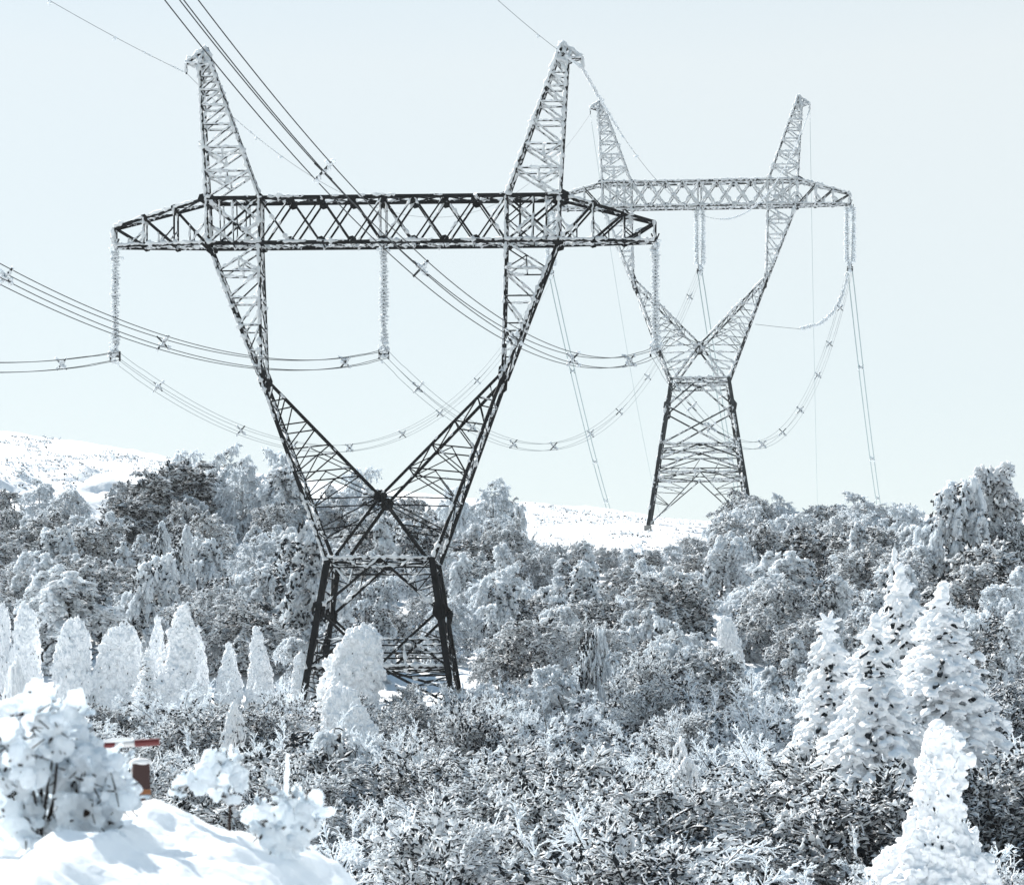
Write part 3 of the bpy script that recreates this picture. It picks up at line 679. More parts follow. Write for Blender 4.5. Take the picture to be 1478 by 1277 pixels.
# ------------------------------------------------------------------ trees
def droop_path(p, d, L, n, droop, R, wob=.12):
    P = [np.array(p, float)]; d = np.array(d, float); d /= np.linalg.norm(d)
    for i in range(n):
        d = d+R.normal(size=3)*wob; d[2] -= droop/n; d /= np.linalg.norm(d); P.append(P[-1]+d*L/n)
    return np.array(P)
def frosted_tree(seed, Ht=5.5, W=2.2, weep=.9, limbs=16, dense=1., tuft=.11, dark=.4, lo=.12, mode='round', leafm=None, fine=1., stiff=0., pads=4, psz=.13, ne=3, asp=1., core=1.):
    """bare or leafy tree whose every twig carries rime; returns (trunk mesh, crown mesh)"""
    R = np.random.default_rng(seed); tr = MB(); cr = MB()
    tp = droop_path([0, 0, -.4], [R.normal()*.06, R.normal()*.06, 1], Ht*.9+.4, 9, 0, R, .06)
    polytube(tr, tp, np.linspace(Ht*.018+.02, .015, 10), 7)
    nl = int(limbs)
    segP, segQ, segR = [], [], []; tc, td, ts_ = [], [], []; pc, pd = [], []
    for i in range(nl):
        t = lo+(1-lo)*((i+R.random())/nl)**.85
        k = t*9; a = min(int(k), 8); p0 = lerp(tp[a], tp[a+1], k-a)
        az = i*2.4+R.normal()*.4
        if mode == 'cone': rad = W*(1-t)**.8+.15
        elif mode == 'column': rad = W*.75*(1-.5*t)
        else: rad = W*np.sqrt(max(.08, 1-((t-.45)/.62)**2))
        el = R.uniform(.2, 1.0)*(1 if mode == 'round' else .5)+stiff
        L = rad*R.uniform(.85, 1.2)
        P = droop_path(p0, [cos(az), sin(az), el], L, 6, weep*R.uniform(.7, 1.4), R, .13)
        polytube(tr, P, np.linspace(.02+Ht*.005, .012, 7), 4)
        nb = int(9*fine)
        for b in range(nb):
            u = R.uniform(.15, 1)*6; a = min(int(u), 5); q0 = lerp(P[a], P[a+1], u-a)
            dd = P[min(a+1, 6)]-P[a]; dd /= np.linalg.norm(dd)+1e-9
            d2 = dd*.8+R.normal(size=3)*.65; d2[2] += .25+stiff*.5
            L2 = rad*R.uniform(.28, .55)
            B_ = droop_path(q0, d2, L2, 4, weep*1.4, R, .2)
            for s in range(4): segP.append(B_[s]); segQ.append(B_[s+1]); segR.append((.022-.004*s)*(1 if fine <= 1 else .8))
            for q_ in range(pads):
                u3 = R.uniform(.1, 1)*4; a3 = min(int(u3), 3); pc.append(lerp(B_[a3], B_[a3+1], u3-a3)+R.normal(size=3)*.05); pd.append(B_[a3+1]-B_[a3]+np.array([0, 0, -.02*weep])); 
            nt_ = int(7*dense)
            for c in range(nt_):
                u2 = R.uniform(.2, 1)*4; a2 = min(int(u2), 3); r0 = lerp(B_[a2], B_[a2+1], u2-a2)
                d3 = (B_[a2+1]-B_[a2]); d3 = d3/np.linalg.norm(d3)+R.normal(size=3)*.7; d3[2] -= weep*.5-stiff
                d3 /= np.linalg.norm(d3); L3 = R.uniform(.18, .5)*(.55+.15*W)
                r1 = r0+d3*L3*.5; r2 = r1+(d3+np.array([0, 0, -.45*weep]))*L3*.5
                segP += [r0, r1]; segQ += [r1, r2]; segR += [.017, .012]
                for e_ in range(ne): 
                    v = R.random(); tc.append(lerp(r0, r2, v)+R.normal(size=3)*tuft*.35); td.append(d3+R.normal(size=3)*.5)
    segP = np.array(segP); segQ = np.array(segQ); segR = np.array(segR)
    bars(cr, segP, segQ, segR*1.25, segR*.9, sides=3, m=0, smooth=True, caps=False)
    nc_ = int(core*330)  # dark lumps added inside the crown, shade painted into its gaps
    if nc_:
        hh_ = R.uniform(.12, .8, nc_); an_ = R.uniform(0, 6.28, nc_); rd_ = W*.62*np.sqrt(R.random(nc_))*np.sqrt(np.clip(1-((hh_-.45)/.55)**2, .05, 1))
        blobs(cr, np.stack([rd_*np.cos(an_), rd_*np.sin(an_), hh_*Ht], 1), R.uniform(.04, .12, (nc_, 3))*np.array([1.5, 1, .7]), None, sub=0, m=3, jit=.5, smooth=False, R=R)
    if pads:
        pc = np.array(pc); pd = np.array(pd); k_ = len(pc); z_ = psz*R.uniform(.5, 1.25, k_)
        blobs(cr, pc, np.stack([z_*R.uniform(1.2, 2.3, k_), z_*.75, z_*R.uniform(.4, .8, k_)], 1), pd/np.linalg.norm(pd, axis=1, keepdims=True)+R.normal(size=(k_, 3))*.25, sub=1, m=1, jit=.28, smooth=True, R=R)
    tc = np.array(tc); td = np.array(td); n = len(tc)
    isd = R.random(n) < dark
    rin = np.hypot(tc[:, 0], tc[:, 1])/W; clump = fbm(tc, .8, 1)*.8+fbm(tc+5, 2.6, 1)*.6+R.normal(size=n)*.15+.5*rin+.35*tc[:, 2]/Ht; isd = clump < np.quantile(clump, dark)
    sz = tuft*R.uniform(.35, 1.15, n)
    S = np.stack([sz*asp*R.uniform(1.1, 2.0, n), sz*R.uniform(.5, .9, n), sz*R.uniform(.4, .8, n)], 1)
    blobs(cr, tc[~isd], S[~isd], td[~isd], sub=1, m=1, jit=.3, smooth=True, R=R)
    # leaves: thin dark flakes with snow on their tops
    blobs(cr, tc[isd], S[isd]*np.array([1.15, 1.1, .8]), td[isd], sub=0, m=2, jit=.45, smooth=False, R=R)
    return tr.mesh('trunk', [BARK]), cr.mesh('crown', [FROST, LEAF if leafm is None else leafm, LEAFD, NEEDLE_SHADE])
def caked_conifer(seed, Ht=4.5, W=1.0, prof='cone', rough=1.):
    """conifer wholly encased in wind-packed snow"""
    R = np.random.default_rng(seed); cr = MB(); tr = MB()
    nz_, na = 110, 84
    t = np.linspace(0, 1, nz_)[:, None]*np.ones(na); a = (np.arange(na)*2*pi/na)[None]*np.ones((nz_, 1))
    if prof == 'cone': rad = np.interp(t, [0, .1, .35, .6, .8, .93, 1], [.8, 1, .88, .64, .42, .26, .05])
    elif prof == 'column': rad = np.interp(t, [0, .1, .4, .7, .88, .96, 1], [.8, .95, 1, .88, .68, .48, .05])
    elif prof == 'bottle': rad = np.interp(t, [0, .12, .3, .48, .62, .70, .76, .93, .975, 1], [.95, 1, .93, .74, .5, .33, .29, .27, .17, .03])
    else: rad = np.interp(t, [0, .15, .5, .75, .9, .97, 1], [.8, 1, .92, .78, .6, .38, .05])
    lean = R.normal(size=2)*.07*Ht
    sp = np.stack([np.cos(a)*1.3, np.sin(a)*1.3, t*Ht*1.1], -1)+seed*3.1
    r = rad*W*(1+.30*fbm(sp, .9, 2)*rough+.18*fbm(sp+4, 2.2, 2)*rough)
    rid = fbm(sp*np.array([1, 1, .5]), 3.2, 3)
    r = r+np.minimum(W, 1.1)*(.10*np.abs(rid)+.05*fbm(sp, 8, 2))*rough*np.clip(rad*3, 0, 1)
    zz = t*Ht-.2+.05*Ht*.2*fbm(sp+9, 2.5, 2)
    V = np.stack([r*np.cos(a)+lean[0]*t**2, r*np.sin(a)+lean[1]*t**2, zz], -1)
    idx = np.arange(nz_*na).reshape(nz_, na); j = np.roll(idx, -1, 1)
    s0 = MB()
    for q in range(0 if prof == 'bottle' else int(3+2*rough)):
        az = R.uniform(0, 6.28); hq = Ht*R.uniform(.3, .78); ro = W*R.uniform(.25, .6)*(1-hq/Ht*.6); rq = W*R.uniform(.28, .5)*(1.15-hq/Ht*.7)
        blobs(s0, [[cos(az)*ro, sin(az)*ro, hq*.55]], [[hq*.5, rq, rq]], [[-.12*cos(az), -.12*sin(az), 1.]], sub=3, m=0, jit=.05, R=R)
    s0.add(V.reshape(-1, 3), np.stack([idx[:-1], j[:-1], j[1:], idx[1:]], -1).reshape(-1, 4)); s0.add(V[0].reshape(-1, 3), [list(range(na))[::-1]])
    # snow pads and ruffles standing off the crust
    n = int(750*rough); ti = R.integers(2, nz_-3, n); ai = R.integers(0, na, n); p = V[ti, ai]
    dn = np.stack([np.cos(a[ti, ai]), np.sin(a[ti, ai]), -1.3+0*p[:, 0]], 1)+R.normal(size=(n, 3))*.4
    s = W*R.uniform(.06, .17, n)*np.clip(rad[ti, ai]*1.4, .3, 1)
    blobs(s0, p, np.stack([s*1.9, s, s*.7], 1), dn, sub=1, m=0, jit=.22, R=R)
    n = 150; ti = R.integers(4, int(nz_*.85), n); ai = R.integers(0, na, n); p = V[ti, ai]
    s = min(W, 1)*R.uniform(.015, .05, n)
    blobs(cr, p+np.stack([np.cos(a[ti, ai]), np.sin(a[ti, ai]), 0*p[:, 0]], 1)*.03*W, np.stack([s*1.5, s*.7, s*.7], 1), np.array([[0, 0, 1.]])+R.normal(size=(n, 3))*.4, sub=1, m=1, jit=.4, R=R)
    k = 26; top = V[-1].mean(0); 
    blobs(s0, top+R.normal(size=(k, 3))*np.array([.14, .14, .06])*W-np.array([0, 0, .1])*W, R.uniform(.07, .14, (k, 3))*W, sub=1, m=0, jit=.3, R=R)
    Vv, Ff = remesh(s0, Ht*.0065, .085*min(W, 1.1)*rough, 4.6); cr.add(Vv, Ff)
    polytube(tr, [[0, 0, -.6], [0, 0, Ht*.5]], [.12, .08], 8)
    return tr.mesh('trunk', [BARK]), cr.mesh('crown', [CRUST, NEEDLE_SHADE])
def snow_spruce(seed, Ht=7., W=1.9, top='plain', open_=0.):
    R = np.random.default_rng(seed); cr = MB(); tr = MB()
    polytube(tr, [[0, 0, -.6], [.05, 0, Ht*.5], [0, .05, Ht*.97]], [.17, .1, .02], 8)
    nw = int(Ht*3.1); C_, S_, D_, dC, dS, dD, fC, fS, fD = [], [], [], [], [], [], [], [], []
    lump = R.uniform(.72, 1.25, (nw, 16))
    for i in range(nw):
        t = .06+.92*i/(nw-1); z = t*Ht; rad = W*(1-t)**.72+.08
        nb = int(6+11*(1-t)); az0 = R.uniform(0, 6)
        for b in range(nb):
            az = az0+b*2*pi/nb+R.normal()*.2; rr = rad*lump[i, b % 16]; z = t*Ht+R.normal()*.13
            u = np.array([cos(az), sin(az), 0]); dr = R.uniform(.7, 1.35)
            ns = max(2, int(rr/.22))
            if R.random() < open_: continue
            for s in range(ns):
                f_ = (s+.6)/ns; c = np.array([0, 0, z])+u*rr*f_+np.array([0, 0, -dr*rr*f_**1.6*.8])
                wd = rr*.26*(1.15-f_*.45)+.06
                for q in range(6):
                    side = np.array([-u[1], u[0], 0])*R.normal()*wd*.95+u*R.normal()*.05
                    C_.append(c+side+np.array([0, 0, .04-abs(np.linalg.norm(side))*.5])); k = R.uniform(.5, 1.1)
                    S_.append([(.13+.04*rr)*k, (.07+.03*rr)*k, (.05+.02*rr)*k]); D_.append(u*(1)+side*1.2/(wd+.01)*.5+np.array([0, 0, -dr*(f_+.2)]))
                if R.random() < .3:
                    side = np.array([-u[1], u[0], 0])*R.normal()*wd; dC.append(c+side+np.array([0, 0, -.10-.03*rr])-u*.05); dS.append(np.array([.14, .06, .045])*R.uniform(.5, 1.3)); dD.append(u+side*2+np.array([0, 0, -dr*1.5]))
            # fingers of frozen needles hanging off the tip
            for q in range(6):
                e = np.array([0, 0, z])+u*rr*R.uniform(.6, 1.05)+np.array([-u[1], u[0], 0])*R.normal()*rr*.2; e[2] -= dr*rr*.8*R.uniform(.5, 1.1)
                fC.append(e); fS.append(np.array([.10, .035, .03])*R.uniform(.6, 1.3)); fD.append(u*.6+R.normal(size=3)*.35+np.array([0, 0, -1.]))
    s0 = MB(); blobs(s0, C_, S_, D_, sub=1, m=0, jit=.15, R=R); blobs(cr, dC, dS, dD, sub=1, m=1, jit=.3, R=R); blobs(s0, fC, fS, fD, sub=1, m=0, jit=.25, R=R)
    if top == 'star':
        for k in range(6):
            a = k*pi/3+.2; d = np.array([cos(a), .25*R.normal(), sin(a)*.9+.15]); blobs(s0, [np.array([0, 0, Ht+.05])+d*.17], [[.2, .06, .06]], [d], sub=2, m=0, jit=.1, R=R)
        blobs(s0, [[0, 0, Ht-.45]], [[.16, .12, .12]], [[0, 0, 1.]], sub=2, jit=.1, R=R)
        for k in range(9):
            a = k*pi*2/9; d = np.array([cos(a), sin(a), -.5]); blobs(s0, [np.array([0, 0, Ht-.6])+d*.3], [[.3, .11, .08]], [d], sub=2, m=0, jit=.12, R=R)
    else: blobs(s0, np.array([0, 0, Ht])+R.normal(size=(14, 3))*np.array([.06, .06, .18]), R.uniform(.06, .13, (14, 3)), sub=2, jit=.15, R=R)
    Vv, Ff = remesh(s0, .034, .022, 7.); cr.add(Vv, Ff)
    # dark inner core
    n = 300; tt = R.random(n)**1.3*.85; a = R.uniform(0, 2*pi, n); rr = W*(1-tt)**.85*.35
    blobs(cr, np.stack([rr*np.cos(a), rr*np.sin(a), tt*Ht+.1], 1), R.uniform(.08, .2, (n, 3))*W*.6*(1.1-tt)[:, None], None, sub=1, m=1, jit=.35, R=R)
    return tr.mesh('trunk', [BARK]), cr.mesh('crown', [CRUST, NEEDLE_SHADE])

PROTO = []   # (name, trunk, crown, height, look words, kind)
def proto(name, meshes, Ht, look):
    me = meshes[1]; co = np.zeros(len(me.vertices)*3, np.float32); me.vertices.foreach_get('co', co); co = co.reshape(-1, 3)
    Ht = float(np.quantile(co[:, 2], .9997)); rq = np.hypot(co[:, 0], co[:, 1]); wq = float(np.quantile(rq, .95))*2
    PROTO.append(dict(w=wq, name=name, t=meshes[0], c=meshes[1], H=Ht, look=look)); return len(PROTO)-1
LEAFW = laden_mat('heavy_snow_leaves', (.008, .011, .014), lo=-1.0, hi=-.8, amp=1.6, scale=1.2, trans=.55)
kw = dict(dense=1.1, pads=6)
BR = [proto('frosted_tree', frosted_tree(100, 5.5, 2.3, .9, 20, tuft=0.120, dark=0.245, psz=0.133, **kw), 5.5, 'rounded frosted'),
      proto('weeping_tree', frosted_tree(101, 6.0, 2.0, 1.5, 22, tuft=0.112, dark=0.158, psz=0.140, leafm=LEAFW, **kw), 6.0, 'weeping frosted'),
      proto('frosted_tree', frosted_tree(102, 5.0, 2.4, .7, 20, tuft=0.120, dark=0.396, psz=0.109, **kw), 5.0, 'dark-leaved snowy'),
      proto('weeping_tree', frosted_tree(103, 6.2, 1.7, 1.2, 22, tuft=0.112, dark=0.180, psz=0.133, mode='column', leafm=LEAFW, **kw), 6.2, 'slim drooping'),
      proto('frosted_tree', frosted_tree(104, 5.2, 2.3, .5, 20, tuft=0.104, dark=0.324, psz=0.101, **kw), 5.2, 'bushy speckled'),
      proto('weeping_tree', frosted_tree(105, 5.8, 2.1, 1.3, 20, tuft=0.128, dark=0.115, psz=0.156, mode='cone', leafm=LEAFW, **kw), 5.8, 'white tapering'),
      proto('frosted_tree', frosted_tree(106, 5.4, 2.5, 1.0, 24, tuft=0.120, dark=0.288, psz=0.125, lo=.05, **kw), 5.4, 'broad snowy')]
FE = [proto('frosted_birch', frosted_tree(120, 5.5, 2.2, .9, 22, 1.2, .07, .06, fine=1.5, pads=2, psz=.12, core=0, leafm=LEAFW), 5.5, 'feathery pale'),
      proto('frosted_birch', frosted_tree(121, 5.0, 2.4, 1.3, 22, 1.2, .07, .08, fine=1.5, pads=2, psz=.12, core=0, leafm=LEAFW), 5.0, 'feathery drooping'),
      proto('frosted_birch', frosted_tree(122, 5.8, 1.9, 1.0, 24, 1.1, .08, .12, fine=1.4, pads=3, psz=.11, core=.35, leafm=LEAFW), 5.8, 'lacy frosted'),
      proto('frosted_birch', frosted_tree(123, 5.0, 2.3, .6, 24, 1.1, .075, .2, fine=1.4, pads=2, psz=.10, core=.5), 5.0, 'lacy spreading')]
DKS = None
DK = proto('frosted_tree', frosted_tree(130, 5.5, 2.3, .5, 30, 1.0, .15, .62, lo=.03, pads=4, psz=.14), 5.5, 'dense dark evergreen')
kw = dict(dense=.9, fine=1.1, ne=4, asp=.8)
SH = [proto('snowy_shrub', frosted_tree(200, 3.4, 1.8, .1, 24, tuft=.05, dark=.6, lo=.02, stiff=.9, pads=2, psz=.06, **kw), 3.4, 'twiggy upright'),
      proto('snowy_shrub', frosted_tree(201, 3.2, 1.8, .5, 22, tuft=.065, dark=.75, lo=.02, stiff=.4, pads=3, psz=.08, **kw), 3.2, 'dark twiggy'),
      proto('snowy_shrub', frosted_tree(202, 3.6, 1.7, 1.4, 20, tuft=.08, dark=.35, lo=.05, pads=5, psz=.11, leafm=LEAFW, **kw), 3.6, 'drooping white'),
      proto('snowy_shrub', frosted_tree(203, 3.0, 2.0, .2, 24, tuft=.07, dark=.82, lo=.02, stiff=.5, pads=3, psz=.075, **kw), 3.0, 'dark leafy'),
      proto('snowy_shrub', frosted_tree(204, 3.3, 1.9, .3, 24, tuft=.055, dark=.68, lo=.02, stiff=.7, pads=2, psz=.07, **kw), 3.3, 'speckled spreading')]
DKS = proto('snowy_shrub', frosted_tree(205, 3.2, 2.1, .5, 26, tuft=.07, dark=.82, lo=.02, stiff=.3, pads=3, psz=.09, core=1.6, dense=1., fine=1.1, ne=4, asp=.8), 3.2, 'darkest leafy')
def twig_shrub(seed, Ht=3.2, W=1.7, stems=15, r0=.022, dark=.3, spread=.75, leafy=0.):
    """bare shrub: stems fan up from the ground, every twig sheathed in rime"""
    R = np.random.default_rng(seed); tr = MB(); cr = MB(); P_, Q_, A_, B_, lc = [], [], [], [], []
    for i in range(stems):
        az = i*2.4+R.normal()*.3; th = spread*np.sqrt((i+.5)/stems)*R.uniform(.7, 1.15)
        d = [cos(az)*sin(th), sin(az)*sin(th), cos(th)]; L = Ht*R.uniform(.75, 1.08)
        S = droop_path([cos(az)*.12, sin(az)*.12, -.3], d, L+.3, 7, R.uniform(-.1, .5), R, .09)
        polytube(tr, S, np.linspace(.035, .012, 8), 5)
        for b in range(11):
            u = (.22+.78*(b+R.random())/11)*7; a = min(int(u), 6); q = lerp(S[a], S[a+1], u-a)
            dd = S[a+1]-S[a]; dd /= np.linalg.norm(dd); n3 = R.normal(size=3); n3 -= dd*(n3@dd); n3 /= np.linalg.norm(n3)
            d2 = dd*.8+n3*R.uniform(.4, .8)+[0, 0, .1]; L2 = L*R.uniform(.16, .34)*(1.15-.08*u)
            Bp = droop_path(q, d2, L2, 4, R.uniform(.0, .9), R, .1)
            for s_ in range(4): P_.append(Bp[s_]); Q_.append(Bp[s_+1]); A_.append(r0*(1-.12*s_)); B_.append(r0*(.9-.12*s_))
            for c in range(9):
                u2 = (.1+.9*(c+R.random())/9)*4; a2 = min(int(u2), 3); r_ = lerp(Bp[a2], Bp[a2+1], u2-a2)
                dd2 = Bp[a2+1]-Bp[a2]; dd2 /= np.linalg.norm(dd2); n4 = R.normal(size=3); n4 -= dd2*(n4@dd2); n4 /= np.linalg.norm(n4)
                d3 = dd2*.75+n4*.6; L3 = R.uniform(.10, .3); e = r_+d3*L3
                P_.append(r_); Q_.append(e); A_.append(r0*.75); B_.append(r0*.45)
                e2 = lerp(r_, e, .5)+R.normal(size=3)*.05+d3*.08; P_.append(lerp(r_, e, .4)); Q_.append(e2); A_.append(r0*.6); B_.append(r0*.4); lc.append(e)
    bars(cr, P_, Q_, A_, B_, sides=4, m=0, smooth=True, caps=False)
    lc = np.array(lc); n = len(lc); k = R.random(n) < .5; sz = R.uniform(.022, .055, n)
    blobs(cr, lc[k], np.stack([sz*1.4, sz, sz*.8], 1)[k], None, sub=0, m=1, jit=.3, R=R)
    k = (R.random(n) < dark)&(lc[:, 2] < Ht*.85); q = lc[k]*np.array([.82, .82, .86]); sz = R.uniform(.05, .11, len(q))
    blobs(cr, q, np.stack([sz*1.5, sz, sz*.6], 1), None, sub=0, m=2, jit=.4, smooth=False, R=R)
    nc_ = 420; hh_ = R.uniform(.0, .6, nc_); an_ = R.uniform(0, 6.28, nc_); rd_ = W*.7*np.sqrt(R.random(nc_))*(.45+hh_)  # dark lumps low among the stems stand in for inner shade
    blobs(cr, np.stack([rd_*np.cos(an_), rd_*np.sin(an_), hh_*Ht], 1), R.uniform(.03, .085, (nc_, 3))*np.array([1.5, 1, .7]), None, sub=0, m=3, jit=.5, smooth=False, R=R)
    return tr.mesh('trunk', [BARK]), cr.mesh('crown', [FROST, LEAFW, LEAFD, NEEDLE_SHADE])
TW = [proto('snowy_shrub', twig_shrub(300), 3.2, 'bare fan-shaped'), proto('snowy_shrub', twig_shrub(301, 3.6, 1.5, 13, spread=.55, dark=.2), 3.6, 'bare upright'),
      proto('snowy_shrub', twig_shrub(302, 2.9, 2.0, 17, spread=.95, dark=.55), 2.9, 'bare spreading')]
def bent_sapling(seed, Ht=3.6):
    R = np.random.default_rng(seed); tr = MB(); s0 = MB(); cr = MB()
    st = np.array([[0, 0, -.5], [.05, 0, Ht*.6], [.25, 0, Ht*.92], [.6, 0, Ht], [1.0, .05, Ht*.9], [1.3, .1, Ht*.72]])
    t = np.linspace(0, 5, 26); P = np.stack([np.interp(t, range(6), st[:, k]) for k in range(3)], 1)
    P[1:-1] = (P[:-2]+2*P[1:-1]+P[2:])/4; polytube(tr, P, np.linspace(.05, .02, 26), 6)
    for i in range(9, 26):
        for q in range(3):
            d = np.array([R.normal()*.8, R.normal()*.8, -.3]); L = R.uniform(.35, .95)*(1.2-.02*i)
            B = droop_path(P[i], d, L, 6, 2.2, R, .15); r = np.linspace(.045, .02, 7)*R.uniform(.7, 1.4)
            polytube(s0, B, r*R.uniform(.7, 1.3, 7), 6); k = 5; w_ = R.uniform(0, 6, k).astype(int)
            blobs(s0, B[w_]+R.normal(size=(k, 3))*.04, np.stack([R.uniform(.08, .16, k), R.uniform(.04, .07, k), R.uniform(.04, .07, k)], 1), np.array([[0, 0, -1.]]*k)+R.normal(size=(k, 3))*.4, sub=1, jit=.25, R=R)
            if q < 2: blobs(cr, B[w_]-[0, 0, .07], [[.09, .04, .03]]*k, None, sub=0, m=1, jit=.3, R=R)
        blobs(s0, [P[i]+[0, 0, .05]], [[.16, .09, .07]], [P[min(i+1, 25)]-P[i-1]], sub=1, jit=.2, R=R)
    Vv, Ff = remesh(s0, .016, .012, 12.); cr.add(Vv, Ff)
    return tr.mesh('trunk', [BARK]), cr.mesh('crown', [CRUST, NEEDLE_SHADE])
BEND = [proto('bent_sapling', bent_sapling(1), 3.65, 'bent'), proto('bent_sapling', bent_sapling(2, 3.3), 3.35, 'bent')]
CK = {'cone': proto('caked_conifer', caked_conifer(1, 4.5, .95, 'cone'), 4.5, 'pointed snow-caked'),
      'column': proto('caked_conifer', caked_conifer(2, 4.5, .8, 'column'), 4.5, 'columnar snow-caked'),
      'dome': proto('caked_conifer', caked_conifer(3, 4.2, 1.25, 'dome', 1.2), 4.2, 'domed snow-caked')}
CONES2 = proto('caked_conifer', caked_conifer(9, 4.8, .9, 'cone', 1.3), 4.8, 'ragged pointed snow-caked')
BOT = proto('caked_conifer', caked_conifer(5, 7.0, 1.45, 'bottle', 1.35), 7.0, 'bottle-shaped')
SP = [proto('snowy_spruce', snow_spruce(1, 7, 2.1), 7.0, 'snow-laden'), proto('snowy_spruce', snow_spruce(2, 7, 1.7, 'star', .12), 7.1, 'snow-laden star-topped'),
      proto('snowy_spruce', snow_spruce(3, 7.5, 2.2), 7.5, 'tall snow-laden')]

for k_ in CK: PROTO[CK[k_]]['look'] = PROTO[CK[k_]]['look']
first = {}
def place(pi_, x, y, z, sc, rz, label=None, cat='tree', group=None, sxy=1., tilt=(0, 0)):
    p = PROTO[pi_]
    if pi_ not in first:
        r = empty(p['name'], (x, y, z), rz)
        for nm, me in (('trunk', p['t']), ('crown', p['c'])):
            o = bpy.data.objects.new(nm, me); col.objects.link(o); o.parent = r
        first[pi_] = r; r.rotation_euler = (tilt[0], tilt[1], rz); r.scale = (sc*sxy, sc*sxy, sc)
    else: r = copy_thing(first[pi_], (x, y, z), rz, (sc*sxy, sc*sxy, sc), tilt)
    for k in ('group', 'label', 'category'):
        if k in r: del r[k]
    tag(r, label, cat, group)
    return r
placed = []   # px, Y, radius px for spacing
def hero(pi_, px, top, Y, wpx, label, cat='conifer', base=None, group=None, rz=None):
    """stand it on the ground at column px, distance Y, scaled so its top reaches row `top`"""
    x = (px-CX)/F*Y; z = float(ground(x, Y)); zt = (HZ-top)/F*Y; hh = zt-z
    p = PROTO[pi_]; sc = hh/p['H']
    me = p['c']; 
    if 'w' not in p:
        co = np.zeros(len(me.vertices)*3, np.float32); me.vertices.foreach_get('co', co); p['w'] = float(np.quantile(np.abs(co.reshape(-1, 3)[:, 0]), .97))*2
    sxy = min((wpx/F*Y)/(p['w']*sc), 1.5 if p['name'] in ('frosted_tree', 'frosted_birch', 'weeping_tree') else 9)
    place(pi_, x, Y, z, sc, random.uniform(0, 6) if rz is None else rz, label, cat, group, sxy)
    placed.append((x, Y, wpx/F*Y/2))
# right-hand conifers
hero(BOT, 1334, 1043, 52, 250, 'big bottle-shaped snow-encased conifer in bottom right corner', rz=1)
hero(SP[2], 1358, 848, 74, 330, 'tallest snow-laden spruce of right group, behind the bottle-shaped conifer')
hero(SP[0], 1262, 893, 70, 290, 'broad snow-laden spruce in front of the right conifer group')
hero(SP[1], 1196, 888, 76, 200, 'snow-laden spruce with star-like top at left of conifer group', rz=0)
hero(SP[0], 1300, 820, 84, 250, 'snow-laden spruce peeping out behind the right conifer group')
hero(SP[0], 1290, 797, 92, 120, 'slender snowy spruce tip highest behind right conifer group')
# left-hand caked conifers
G = 'snow-caked conifers in the left row'
for a in [(CK['column'], 38, 870, 113, 50, 'slim snow-caked conifer column near left edge of conifer row'),
          (CK['dome'], 100, 888, 112, 68, 'blunt round-topped snow-caked conifer, second in left row'),
          (CK['dome'], 163, 900, 113, 78, 'wide low snow-caked conifer between two taller ones in left row'),
          (CONES2, 257, 873, 112, 76, 'tallest pointed snow-caked conifer in left row'),
          (CK['cone'], 226, 888, 114, 40, 'narrow snow-caked conifer tucked left of the tallest one'),
          (CK['cone'], 288, 903, 114, 36, 'thin snow-caked spire right of the tallest conifer in left row'),
          (CK['cone'], 330, 926, 113, 44, 'small snow-caked conifer left of the lone thin spire'),
          (CONES2, 376, 903, 113, 46, 'lone thin snow-caked spire left of near pylon base'),
          (CK['dome'], 2, 868, 113, 34, 'snow-caked conifer cut off by the left edge'),
          (CK['column'], 436, 940, 113, 30, 'small snow-caked column beside left leg of near pylon'),
          (CK['dome'], 498, 900, 106, 104, 'large domed snow-caked conifer hiding near pylon left foot'),
          (CK['dome'], 10, 950, 80, 50, 'low snow-caked mound of a conifer at left edge'),
          (CK['dome'], 515, 985, 88, 100, 'low snow-caked conifer bulging in front of the large domed one'),
          ]: hero(*a, cat='conifer', group=G)
hero(SP[1], 213, 935, 104, 60, 'small bluish spruce standing before the tallest left conifer')
hero(BR[3], 226, 752, 145, 34, 'thin snow pillar tree on slope, left of a twin', group='thin snow pillar trees on left slope')
hero(BR[3], 258, 758, 143, 34, 'thin snow pillar tree on slope, right of its twin', group='thin snow pillar trees on left slope')
hero(BR[5], 432, 752, 128, 120, 'white weeping conifer left of the near pylon waist', 'tree')
hero(BR[5], 545, 862, 126, 62, 'white drooping tree seen between the near pylon legs', 'tree')
hero(BR[1], 105, 828, 124, 150, 'white dome-shaped frosted tree behind the left conifer row', 'tree')
hero(BR[1], 218, 800, 126, 90, 'pale weeping tree below the thin snow pillars', 'tree')
# frosted bushes breaking the lower edge of the clearing
for px, top, Y, wd, nm in [(765, 772, 172, 46, 'at left end of the snow clearing'), (800, 782, 170, 52, 'low in the snow clearing, left part'), (838, 776, 171, 44, 'in middle of the snow clearing edge'), (876, 786, 169, 56, 'below middle of the snow clearing'),
                           (915, 792, 168, 50, 'below left foot of far pylon'), (955, 786, 170, 54, 'just right below left foot of far pylon'), (1000, 770, 173, 60, 'at right end of the snow clearing')]:
    hero(FE[2] if wd % 4 else FE[3], px, top, Y, wd, 'small frosted bush '+nm, 'bush')
